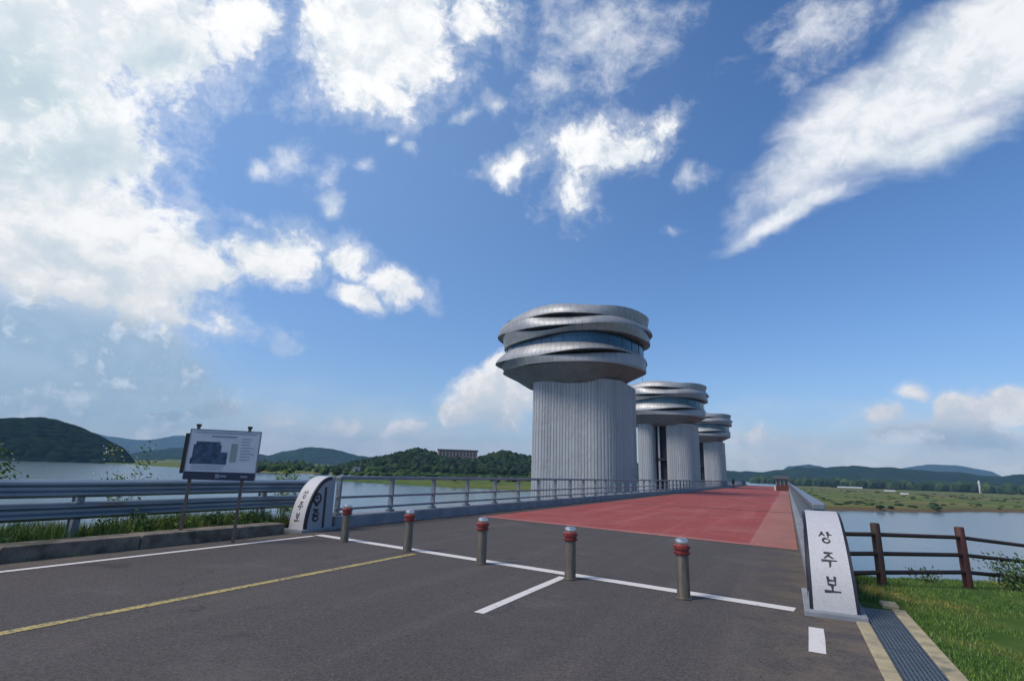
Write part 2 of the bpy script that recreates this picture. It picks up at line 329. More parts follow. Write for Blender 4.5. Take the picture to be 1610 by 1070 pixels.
# ------------------------------------------------------------------ mesh helpers
col = scene.collection
class MB:
    def __init__(s): s.v = []; s.f = []
    def add(s, vs, fs):
        k = len(s.v); s.v += [tuple(v) for v in vs]; s.f += [tuple(i+k for i in f) for f in fs]; return s
    def box(s, x0, x1, y0, y1, z0, z1):
        return s.add([(x0,y0,z0),(x1,y0,z0),(x1,y1,z0),(x0,y1,z0),(x0,y0,z1),(x1,y0,z1),(x1,y1,z1),(x0,y1,z1)],
            [(0,3,2,1),(4,5,6,7),(0,1,5,4),(1,2,6,5),(2,3,7,6),(3,0,4,7)])
    def quad(s, a, b, c, d): return s.add([a,b,c,d], [(0,1,2,3)])
    def prism(s, pts, z0, z1):
        n = len(pts)
        return s.add([(x,y,z0) for x,y in pts]+[(x,y,z1) for x,y in pts],
            [tuple(range(n-1,-1,-1)), tuple(range(n,2*n))]+[(i,(i+1)%n,n+(i+1)%n,n+i) for i in range(n)])
    def bar(s, a, b, w, h, up=(0,0,1)):
        a = Vector(a); b = Vector(b); d = (b-a).normalized(); u = Vector(up)
        if abs(d.dot(u)) > .95: u = Vector((0,1,0))
        r = d.cross(u).normalized()*w/2; u = r.cross(d).normalized()*h/2
        vs = [p+r*i+u*j for p in (a,b) for i,j in ((-1,-1),(1,-1),(1,1),(-1,1))]
        return s.add(vs, [(0,1,2,3),(7,6,5,4),(0,4,5,1),(1,5,6,2),(2,6,7,3),(3,7,4,0)])
    def tube(s, a, b, r0, r1=None, n=12, caps=True):
        if r1 is None: r1 = r0
        a = Vector(a); b = Vector(b); d = (b-a).normalized()
        u = Vector((0,0,1)) if abs(d.z) < .9 else Vector((1,0,0))
        r = d.cross(u).normalized(); u = r.cross(d)
        vs = [p+(r*math.cos(t)+u*math.sin(t))*q for p,q in ((a,r0),(b,r1)) for t in [2*PI*i/n for i in range(n)]]
        fs = [(i,(i+1)%n,n+(i+1)%n,n+i) for i in range(n)]
        if caps: fs += [tuple(range(n-1,-1,-1)), tuple(range(n,2*n))]
        return s.add(vs, fs)
    def lathe(s, prof, n=24, c=(0,0,0)):
        m = len(prof)
        vs = [(c[0]+r*math.cos(2*PI*i/n), c[1]+r*math.sin(2*PI*i/n), c[2]+z) for r,z in prof for i in range(n)]
        fs = [(j*n+i, j*n+(i+1)%n, (j+1)*n+(i+1)%n, (j+1)*n+i) for j in range(m-1) for i in range(n)]
        fs += [tuple(range(n-1,-1,-1)), tuple(range((m-1)*n, m*n))]
        return s.add(vs, fs)
    def build(s, name, m, parent=None, smooth=False, bevel=0, kind=None, angle=40):
        me = bpy.data.meshes.new(name); me.from_pydata(s.v, [], s.f); me.materials.append(MT[m] if isinstance(m, str) else m)
        o = bpy.data.objects.new(name, me); col.objects.link(o)
        if parent is not None: o.parent = parent
        if smooth:
            me.polygons.foreach_set('use_smooth', [True]*len(me.polygons))
            try: me.set_sharp_from_angle(angle=math.radians(angle))
            except Exception: pass
        if bevel:
            b = o.modifiers.new('bevel', 'BEVEL'); b.width = bevel; b.segments = 2; b.limit_method = 'ANGLE'
        if kind: o['kind'] = kind
        me.update(); return o
def tag(o, label, cat, group=None):
    o['label'] = label; o['category'] = cat
    if group: o['group'] = group
    return o
def thing(name, label, cat, loc=(0,0,0), rz=0, group=None):
    o = bpy.data.objects.new(name, None); col.objects.link(o); o.location = loc; o.rotation_euler = (0,0,rz)
    o.empty_display_size = .1
    return tag(o, label, cat, group)
def dup(o, parent=None, label=None):
    c = o.copy(); col.objects.link(c)
    if parent is not None: c.parent = parent
    if label: c['label'] = label
    for ch in [x for x in o.children]: dup(ch, c)
    return c
def lerp_tab(tab, x):
    xs = [t[0] for t in tab]; ys = [t[1] for t in tab]
    return float(np.interp(x, xs, ys))
def fbm2(x, y, s, o=4): return mnoise.fractal(Vector((x*s, y*s, 3.7)), 1.0, 2.0, o)

# ------------------------------------------------------------------ ground
LEVEL_UP, LEVEL_DN = -3.0, -6.0
shore = [(-180,420),(-90,535),(-71,535),(-66.5,525),(-63,500),(-60,400),(-57,340),(-50,270),(-44,300),(-36,300),(-30,260),(-25,262),(-20,240),(-10,190),(-4,172),(0,172),(3,174),(10,203),(16,248),(24,330),(40,500),(90,700),(180,700)]
def near_in(x, y):
    line = .76*x-.65*y+7.3
    return min(x+13.2, max(line, 12.6-y))
def height(x, y):
    az = math.degrees(math.atan2(x, y)); r = math.hypot(x, y)
    s = near_in(x, y)
    bed = -9.0
    if x < -11: top = .06
    elif x > .6: top = -.03 - max(0, (x-1.2))*.035 - max(0, y-11)*.05
    else: top = -.12
    top = max(top, -1.2)
    z1 = top if s > 0 else top + s*.62
    S = lerp_tab(shore, az)*(1+.05*fbm2(x, y, .012, 3))
    t = r-S
    flat = (-2.3 if az < -6 else -4.9)
    if az < -6 and az > -60: flat = -2.3 + max(0, min(1, (r-600)/1500))*6
    hb = flat + .5*fbm2(x, y, .01, 3)
    z2 = hb if t > 8 else (hb - (8-t)*.35)
    # grassy spit between the left bank and the first tower
    e = ((x+92)/60)**2 + ((y-168)/38)**2
    z3 = -2.0 + (1-e)*1.4 if e < 1.6 else bed
    # sand bars on the right bank
    return max(z1, z2, z3, bed)
rs = [0.0]+list(np.geomspace(.8, 12000, 230))
angs = []
a = -180.0
while a < 180: angs.append(a); a += .33 if -75 <= a < 24 else 3.0
na = len(angs); g = MB()
g.v.append((0, 0, height(0, 0)))
for r in rs[1:]:
    for a in angs:
        x = r*math.sin(math.radians(a)); y = r*math.cos(math.radians(a))
        g.v.append((x, y, height(x, y)))
for i in range(na): g.f.append((0, 1+(i+1)%na, 1+i))
for j in range(len(rs)-2):
    b0 = 1+j*na; b1 = b0+na
    for i in range(na): g.f.append((b0+i, b0+(i+1)%na, b1+(i+1)%na, b1+i))
gm = bpy.data.materials.new('ground_cover'); gm.use_nodes = True
G = NG(gm.node_tree); bs = gm.node_tree.nodes['Principled BSDF']; tc = G.n('ShaderNodeTexCoord').outputs['Object']
n1 = G.noise(tc, 1.1, 8, .65).outputs[0]; n2 = G.noise(G.n('ShaderNodeMapping', {'Vector': tc, 'Scale': (.006, .012, 1)}).outputs[0], 1.0, 7, .65).outputs[0]
n3 = G.noise(tc, .05, 6, .6).outputs[0]
c = G.mix(G.mr(n1, .35, .65), (.045, .095, .016, 1), (.085, .135, .028, 1))
c = G.mix(G.m('MULTIPLY', G.mr(n3, .5, .65), .6), c, (.12, .11, .035, 1))
far = G.mix(G.mr(n2, .40, .62), (.070, .120, .028, 1), (.16, .145, .050, 1))
far = G.mix(G.mr(n3, .58, .70), far, (.030, .055, .018, 1))
pos = G.n('ShaderNodeSeparateXYZ', {0: tc})
dist = G.n('ShaderNodeVectorMath', {0: tc}, operation='LENGTH').outputs['Value']
c = G.mix(G.mr(dist, 40, 90), c, far)
shorez = G.mr(G.m('ADD', pos.outputs[2], G.m('MULTIPLY', n3, 1.2)), -4.9, -4.2, 1.0, 0.0)
c = G.mix(G.m('MULTIPLY', shorez, G.mr(pos.outputs[0], -12, 0)), c, (.12, .085, .045, 1))
gm.node_tree.links.new(c, bs.inputs['Base Color']); bs.inputs['Roughness'].default_value = .95; bs.inputs['Specular IOR Level'].default_value = .1
bmp = G.n('ShaderNodeBump', {'Height': G.noise(tc, 9, 6, .7).outputs[0], 'Strength': .8, 'Distance': .06}); gm.node_tree.links.new(bmp.outputs[0], bs.inputs['Normal'])
g.build('ground', gm, smooth=True, kind='structure', angle=60)
MT['water_up'] = water_mat('reservoir_water', (.05, .09, .11), .16)
MT['water_dn'] = water_mat('river_water', (.045, .08, .095), .16)
MB().quad((-9000,-3000,LEVEL_UP),(-6,-3000,LEVEL_UP),(-6,9000,LEVEL_UP),(-9000,9000,LEVEL_UP)).build('reservoir_water', 'water_up', kind='structure')
MB().quad((-5.6,-3000,LEVEL_DN),(9000,-3000,LEVEL_DN),(9000,9000,LEVEL_DN),(-5.6,9000,LEVEL_DN)).build('river_water', 'water_dn', kind='structure')

# ------------------------------------------------------------------ road, deck, markings
MB().box(-10.62, .60, -60, 12.0, -.3, 0).build('road', 'asphalt', kind='structure')
def sk(x, y0): return y0 + (x+4.9)*(-.155)      # the gate line runs slightly askew
MB().box(-11.35, .80, 12.0, 175, -1.3, -.001).build('bridge_deck', 'asphalt', kind='structure')
def sheet(pts, z): 
    m = MB(); n = len(pts); m.add([(x, y, z) for x, y in pts], [tuple(range(n))]); return m
def ry(x): return 15.47 + (x-.12)*(-.2)
sheet([(-9.8, ry(-9.8)), (-1.0, ry(-1.0)), (-1.0, 174.8), (-9.8, 174.8)], .006).build('red_road_surface', 'red', kind='structure')
sheet([(-1.0, ry(-1.0)), (.10, ry(.1)), (.10, 174.8), (-1.0, 174.8)], .0062).build('red_road_edge', 'pink', kind='structure')
sheet([(-9.95, ry(-9.95)-.42), (.10, ry(.1)-.42), (.10, ry(.1)-.004), (-9.95, ry(-9.95)-.004)], .0062).build('red_road_border', 'pink', kind='structure')
def strip(a, b, w, m, z=.0045, name='road_marking'):
    a = Vector(a); b = Vector(b); d = (b-a).normalized(); p = Vector((-d.y, d.x))*w/2; n = max(2, int((b-a).length/.35))
    mb = MB(); vs = []
    for i in range(n+1):
        q = a.lerp(b, i/n)
        for sgn in (1, -1):
            ww = 1+random.uniform(-.05, .05); vs.append((q.x+p.x*sgn*ww, q.y+p.y*sgn*ww, z))
    mb.add(vs, [(2*i+1, 2*i+3, 2*i+2, 2*i) for i in range(n)]); return mb.build(name, m, kind='structure')
strip((-9.98, -30), (-9.86, 9.35), .13, 'white_paint')
strip((-9.92, 9.55), (-.04, 8.22), .24, 'white_paint', .0065)
strip((-6.72, -30), (-6.50, 8.75), .13, 'yellow_paint')
strip((-3.30, 5.75), (-3.30, 8.40), .13, 'white_paint')
strip((.13, 6.38), (.16, 7.40), .15, 'white_paint')

for yj in (32.0, 57.0, 81.5, 106.0, 131.0):
    MB().box(-10.6, .15, yj-.09, yj+.09, -.01, .014).build('expansion_joint', 'dark_steel', kind='structure')
# bridge kerbs (low parapets carrying the rails)
MB().box(-11.33, -10.62, 10.75, 175, -.3, .30).build('bridge_kerb', 'blue_concrete', bevel=.02, kind='structure')
MB().box(.16, .78, 9.65, 175, -.3, .30).build('bridge_kerb', 'blue_concrete', bevel=.02, kind='structure')
# left roadside kerb: cast segments, slightly uneven
seg = MB(); y = -24.0
while y < 9.2:
    L = min(2.0, 9.2-y); dx = random.uniform(-.012, .012); dz = random.uniform(-.015, .015)
    seg.box(-11.15+dx, -10.64+dx, y+.008, y+L-.008, -.2, .235+dz); y += 2.0
seg.build('roadside_kerb', 'old_concrete', bevel=.025, kind='structure')
# piers under the deck and the gates between upstream and downstream
for yy in (33, 57, 106, 157):
    MB().box(-10.6, .2, yy-1.2, yy+1.2, -9.5, -1.3).build('bridge_pier', 'blue_concrete', bevel=.15, kind='structure')
wr = MB().box(-6.1, -5.5, 12.5, 176, -10, -2.6); wr.build('weir_wall', 'blue_concrete', kind='structure')

# ------------------------------------------------------------------ bridge rails
def bridge_rail(label, X, y0, y1, side):
    t = thing('bridge_railing', label, 'railing', (X, y0, .30 if side > 0 else .245))
    L = y1-y0
    top = MB().box(-.095, .095, 0, L, .93, 1.03); top.build('top_rail', 'rail_metal', t, bevel=.018)
    for z in (.46, .155):
        MB().box(-.035, .035, 0, L, z-.03, z+.035).build('middle_rail' if z > .3 else 'lower_rail', 'rail_metal', t, bevel=.01)
    n = int(L/2.2)+1; first = None
    for i in range(min(n, 100)):
        if first is None:
            pm = MB().prism([(-.07,-.035),(.07,-.035),(.07,.035),(-.07,.035)], .0, .935); pm.box(-.11, .11, -.085, .085, -.01, .068)
            first = pm.build('post', 'rail_metal', t); o = first
        else: o = first.copy(); col.objects.link(o); o.parent = t
        o.location = (0, .06+i*2.2, 0)
    return t
bridge_rail('long three-bar blue-grey metal railing along the left kerb in front of the towers', -10.86, 10.95, 174, 1)
bridge_rail('blue-grey metal railing running away behind the right stone pillar', .42, 9.95, 174, -1)

# ------------------------------------------------------------------ W-beam guardrail
gr = thing('guardrail', 'double corrugated steel guardrail behind the grassy kerb on the left', 'guardrail', (-11.8, 0, 0))
def wbeam(z0, z1):
    h = z1-z0; prof = [(0,0),(.02,.02*1),(.085,.10),(.085,.20),(.02,.36),(.0,.44),(.0,.56),(.02,.64),(.085,.80),(.085,.90),(.02,.98),(0,1.0)]
    prof = [(0,0),(.03,.04),(.09,.16),(.09,.28),(.03,.42),(.03,.58),(.09,.72),(.09,.84),(.03,.96),(0,1)]
    m = MB(); n = len(prof); ys = list(np.arange(-22, 11.3, 1.0)); vs = []
    for y in ys:
        jz = .006*math.sin(y*.9)
        for px, pz in prof: vs.append((px, y, z0+pz*h+jz))
        for px, pz in prof[::-1]: vs.append((px-.012, y, z0+pz*h+jz))
    k = 2*n; fs = []
    for i in range(len(ys)-1):
        for j in range(k): fs.append((i*k+j, i*k+(j+1)%k, (i+1)*k+(j+1)%k, (i+1)*k+j))
    fs += [tuple(range(k-1,-1,-1)), tuple(range((len(ys)-1)*k, len(ys)*k))]
    m.add(vs, fs)
    for yb in (5.5, 9.5, 1.5, -2.5):
        for zz in (.25, .5, .75): m.lathe([(.018, -.01), (.018, .006), (.010, .012)], 8, (0, 0, 0)) if False else None
    return m
for nm, z0, z1 in (('upper_beam', .865, 1.185), ('lower_beam', .475, .79)):
    o = wbeam(z0, z1).build(nm, 'beam_metal', gr, smooth=True, angle=25)
first = None
for yp in (5.45, 9.45, 1.45, -2.55, -6.55, -10.55):
    if first is None:
        pm = MB().box(-.14, -.015, -.06, .06, -1.0, 1.10); pm.box(-.16, -.14, -.09, .09, -1.0, 1.10)
        pm.box(-.012, .004, -.07, .07, .48, .78)
        first = pm.build('post', 'rail_metal', gr); o = first
    else: o = first.copy(); col.objects.link(o); o.parent = gr
    o.location = (0, yp, 0)

# ------------------------------------------------------------------ bollards
def make_bollard():
    t = thing('bollard', 'x', 'bollard', group='steel bollards across the road')
    MB().lathe([(.105, 0), (.108, .012), (.092, .02), (.088, .03), (.088, .56), (.086, .565)], 28).build('post', 'bollard_metal', t, smooth=True)
    MB().lathe([(.090, .565), (.112, .575), (.115, .60), (.097, .605), (.097, .635), (.113, .64), (.115, .685), (.100, .70), (.09, .702)], 28).build('reflector_band', 'red_band', t, smooth=True)
    MB().lathe([(.086, .702), (.090, .712), (.090, .74), (.084, .762), (.060, .778), (.02, .783)], 28).build('cap', 'cap', t, smooth=True)
    return t
b0 = make_bollard()
bl = [((-1.38, 8.00), 'steel bollard with red band nearest the right stone pillar'),
      ((-3.14, 8.29), 'steel bollard with red band at the end of the short white dash'),
      ((-4.93, 8.60), 'middle bollard of the five, between the yellow line and the short white dash'),
      ((-6.82, 8.93), 'steel bollard with red band at the end of the yellow line'),
      ((-8.69, 9.13), 'steel bollard with red band nearest the left stone pillar')]
for i, ((x, y), lb) in enumerate(bl):
    o = b0 if i == 0 else dup(b0); o.location = (x, y, 0); o['label'] = lb; o.rotation_euler = (0, 0, i*.7)
# ------------------------------------------------------------------ stone pillars with lettering
# strokes: (list of points in a unit square, x right, y up; width)
HANGUL = {
 'sang': [([(.28,.98),(.22,.80),(.05,.58)], .09), ([(.26,.84),(.36,.72),(.44,.62)], .09), ([(.66,1.0),(.66,.50)], .10), ([(.66,.76),(.92,.74)], .08),
          ([(.50,.42),(.34,.38),(.27,.24),(.36,.10),(.52,.06),(.68,.12),(.74,.25),(.66,.37),(.50,.42)], .085)],
 'ju': [([(.22,.94),(.78,.96)], .085), ([(.56,.94),(.46,.76),(.20,.58)], .09), ([(.50,.78),(.64,.66),(.80,.58)], .09),
        ([(.02,.42),(.98,.45)], .09), ([(.54,.44),(.54,.20),(.50,.02)], .10)],
 'bo': [([(.28,.98),(.27,.50)], .09), ([(.70,1.0),(.70,.50)], .09), ([(.28,.76),(.70,.77)], .08), ([(.28,.52),(.70,.52)], .08),
        ([(.50,.50),(.49,.16)], .10), ([(.02,.12),(.98,.15)], .09)],
 'mark': [([(.5,.98),(.22,.90),(.08,.66),(.14,.38),(.36,.20),(.62,.20),(.86,.36),(.94,.62),(.82,.88),(.5,.98)], .15), ([(.36,.58),(.52,.68),(.66,.56)], .10), ([(.30,.06),(.70,.02)], .10)],
 'mark2': [([(.18,.96),(.46,.90),(.78,.98)], .11), ([(.50,.90),(.42,.74),(.22,.64)], .10), ([(.54,.80),(.80,.66)], .10), ([(.12,.54),(.5,.50),(.9,.56)], .09),
          ([(.5,.44),(.26,.36),(.20,.18),(.40,.04),(.66,.06),(.80,.22),(.72,.38),(.5,.44)], .11)]}
def strokes_mesh(mb, glyph, ox, oy, w, h, mapf, bold=1.25):
    for pts, wd in HANGUL[glyph]:
        P = [Vector((ox+px*w, oy+py*h)) for px, py in pts]; wd = wd*w/2*bold
        Q = [P[0]]
        for a_, b_ in zip(P[:-1], P[1:]):
            for k in range(1, 5): Q.append(a_.lerp(b_, k/4))
        L = []; n = len(Q)
        for i, q in enumerate(Q):
            d = (Q[min(i+1, n-1)]-Q[max(i-1, 0)]).normalized(); p = Vector((-d.y, d.x))
            ww = wd*(1.35-.75*(i/(n-1))+.15*math.sin(i*1.7)); L.append((q+p*ww, q-p*ww))
        vs = []; fs = []
        for l, r in L: vs += [mapf(l.x, l.y, .002), mapf(r.x, r.y, .002), mapf(l.x, l.y, .006), mapf(r.x, r.y, .006)]
        for i in range(n-1):
            a4 = i*4; b4 = a4+4
            fs += [(a4+2, a4+3, b4+3, b4+2), (a4, a4+2, b4+2, b4), (a4+3, a4+1, b4+1, b4+3)]
        fs += [(0, 1, 3, 2), ((n-1)*4, (n-1)*4+2, (n-1)*4+3, (n-1)*4+1)]
        mb.add(vs, fs)
def pillar(name, label, x0, x1, y0, depth, H, side, base_z=.06):
    """quarter-arch stone: front face sweeps back from y0 to y0+depth; side=+1 when the lettered side looks to +X"""
    t = thing(name, label, 'pillar', ((x0+x1)/2, y0, 0)); w = x1-x0; hw = w/2
    N = 28
    def curve(s):                                   # s 0..1 along the arch
        th = s*PI/2
        return depth*.86*(1-math.cos(th))**1.0, H*math.sin(th)
    pts = [curve(i/N) for i in range(N+1)]
    arc = [0]
    for a_, b_ in zip(pts[:-1], pts[1:]): arc.append(arc[-1]+math.hypot(b_[0]-a_[0], b_[1]-a_[1]))
    AL = arc[-1]
    def at(l):
        s = float(np.interp(l, arc, np.linspace(0, 1, N+1))); y, z = curve(s); e = 1e-3
        y2, z2 = curve(min(1, s+e)); y1, z1 = curve(max(0, s-e)); d = Vector((y2-y1, z2-z1)).normalized()
        return y, z, -d.y, d.x                       # normal pointing forward/up (y,z)
    def ring(inset, xa, xb):
        P = [(y+inset*0, z) for y, z in pts]; sc_y = 1-inset/depth; 
        Q = [(depth-(depth-y)*(1-inset/depth), z*(1-inset/H)) for y, z in P]+[(depth, H*(1-inset/H)), (depth, 0)]
        return Q
    # body
    Q = ring(0, 0, 0); n = len(Q); mb = MB()
    tp = lambda z: 1-.13*z/H
    mb.add([((-hw+.02)*tp(z), y, z+base_z) for y, z in Q]+[((hw-.02)*tp(z), y, z+base_z) for y, z in Q],
           [tuple(range(n)), tuple(range(2*n-1, n-1, -1))]+[(i, n+i, n+(i+1)%n, (i+1)%n) for i in range(n)])
    mb.build('body', 'side_stone', t, smooth=True, angle=35)
    # front face slab
    def facemap(u, l, off):
        y, z, ny, nz_ = at(max(0, min(AL, l))); u *= 1-.13*z/H; return (u, y+ny*off, z+nz_*off+base_z)
    fm = MB(); vs = []; fh = hw-.055
    for i in range(N+1):
        l = AL*i/N
        for u, off in ((-fh, -.01), (-fh, .018), (fh, .018), (fh, -.01)): vs.append(facemap(u, l, off))
    fs = []
    for i in range(N):
        a4 = 4*i; b4 = a4+4
        for j in range(3): fs.append((a4+j, b4+j, b4+j+1, a4+j+1))
    fs += [(0, 1, 2, 3), (4*N+3, 4*N+2, 4*N+1, 4*N)]
    fm.add(vs, fs); ff_ = fm.build('front_face', 'white_stone', t, smooth=True, angle=35)
    # black inlay strips beside the face
    for sx in (-1, 1):
        im = MB(); vs = []
        for i in range(N+1):
            l = AL*i/N
            for u, off in ((sx*(fh+.001), -.01), (sx*(fh+.001), .008), (sx*(hw-.018), .008), (sx*(hw-.018), -.01)): vs.append(facemap(u, l, off))
        fs = []
        for i in range(N):
            a4 = 4*i; b4 = a4+4
            for j in range(4): fs.append((a4+j, b4+j, b4+(j+1)%4, a4+(j+1)%4) if sx > 0 else (a4+j, a4+(j+1)%4, b4+(j+1)%4, b4+j))
        im.add(vs, fs); im.build('inlay', 'black_stone', t)
    # black arched line on each side face plus thick rear frame
    for sx in (-1, 1):
        xs_ = sx*(hw-.02); o1 = MB()
        def arcband(i0, i1, e, mbx):
            A = [(depth-(depth-y)*(1-i0/depth), z*(1-i0/H)) for y, z in pts]; B = [(depth-(depth-y)*(1-i1/depth), z*(1-i1/H)) for y, z in pts]
            vs = []
            for (ya, za), (yb, zb) in zip(A, B):
                vs += [(xs_*tp(za), ya, za+base_z), (xs_*tp(za)+sx*e, ya, za+base_z), (xs_*tp(zb)+sx*e, yb, zb+base_z), (xs_*tp(zb), yb, zb+base_z)]
            fs = []
            for i in range(N):
                a4 = 4*i; b4 = a4+4
                for j in range(3): fs.append((a4+j, b4+j, b4+j+1, a4+j+1))
            mbx.add(vs, fs)
        arcband(.012, .075, .006, o1)
        o1.build('inlay', 'black_stone', t)
        o2 = MB(); yb_ = depth*.62
        zt_ = H*.80; xt_ = xs_*tp(zt_); V8 = []
        for z_, xx in ((.01, xs_*tp(.01)), (zt_, xt_)):
            for y_ in (yb_, yb_+.07): V8 += [(xx-sx*.004, y_, z_+base_z), (xx+sx*.006, y_, z_+base_z)]
        o2.add(V8, [(0,1,3,2), (4,6,7,5), (0,4,5,1), (2,3,7,6), (1,5,7,3), (0,2,6,4)]); o2.build('inlay', 'black_stone', t)
    # front lettering
    let = MB(); gs = .20*w/.60; 
    for g_, l in (('sang', AL*.515), ('ju', AL*.335), ('bo', AL*.165)):
        strokes_mesh(let, g_, -gs/2-.0, l-gs*.5, gs, gs*1.05, lambda u, l, off: facemap(u, l, .018+off))
    let.build('lettering', 'ink', ff_)
    sd = MB(); xs_ = side*(hw-.02)
    for g_, z in (('mark', H*.44), ('mark2', H*.14)):
        strokes_mesh(sd, g_, depth*.20, z, depth*.32, H*.24, lambda u, l, off: (xs_*tp(l)+side*off, (u if side > 0 else depth*.72-u), l+base_z), 1.6)
    sd.build('side_lettering', 'ink', t)
    MB().box(-hw-.05, hw+.05, -.13, depth+.12, -.1, base_z).build('plinth', 'blue_concrete', t, bevel=.012)
    return t
pillar('stone_pillar', 'quarter-arch pale stone pillar with black Korean lettering at the far left end of the white line', -11.12, -10.52, 9.68, .88, 1.24, 1)
pillar('stone_pillar', 'large quarter-arch pale stone pillar with black Korean lettering beside the drain grate', .115, .685, 8.12, 1.35, 1.115, -1)

# ------------------------------------------------------------------ information board
d0 = Vector((-9.93, 7.62)) - Vector((-10.90, 6.72)); ang = math.atan2(d0.y, d0.x); LW = d0.length
sb = thing('information_board', 'white information board with a dark picture and navy foot band on two brown posts', 'sign', (-10.90, 6.72, 0), ang)
# local x runs along the board, local -y is the face towards the road
for x in (.10, LW-.24):
    MB().box(x-.028, x+.028, .07, .125, -.05, 2.30).build('post', 'post_brown', sb, bevel=.004)
    MB().box(x-.04, x+.04, .06, .14, 2.30, 2.345).build('post_cap', 'black_back', sb)
fr = MB().box(0, LW, 0, .068, 1.245, 2.225); panel_ = fr.build('panel', 'sign_white', sb, bevel=.006)
MB().box(-.13, LW-.16, .15, .22, 1.34, 2.15).build('back_board', 'black_back', sb, bevel=.006)
fq = MB(); e = .012
for b in ((-e, 0, 1.23, 2.24), (LW, LW+e, 1.23, 2.24)): fq.box(b[0], b[1], -.006, .075, b[2], b[3])
fq.box(0, LW, -.006, .075, 2.225, 2.24); fq.build('frame', 'rail_metal', sb)
foot_ = MB().box(0.0, LW, -.012, .07, 1.225, 1.385).build('foot_band', 'sign_navy', sb)
def pl(m, x0, x1, z0, z1, o=.004): m.box(x0*LW, x1*LW, -o, -.0005, 1.245+z0*.98, 1.245+z1*.98)
a_ = MB(); pl(a_, .07, .46, .42, .70); pl(a_, .05, .56, .30, .42); pl(a_, .10, .44, .70, .76, .003); pl(a_, .46, .56, .42, .55); a_.build('picture', 'sign_pic', panel_)
rows = [(.05, .95, .945, .958), (.30, .66, .865, .89)]
rows += [(.74, .74+random.uniform(.12, .21), .84-i*.062, .85-i*.062) for i in range(8)]+[(.08, .08+random.uniform(.4, .52), .26-i*.035, .268-i*.035) for i in range(3)]
for q in rows:
    a_ = MB(); pl(a_, *q); a_.build('printed_line', 'sign_text', panel_)
a_ = MB(); pl(a_, .60, .69, .36, .74); a_.build('map_panel', 'sign_green', panel_)
for q in ((.44, .50, .02, .10), (.51, .60, .04, .08), (.80, .90, .04, .08)):
    a_ = MB(); pl(a_, *q, .016); a_.build('foot_emblem', 'sign_text', foot_)

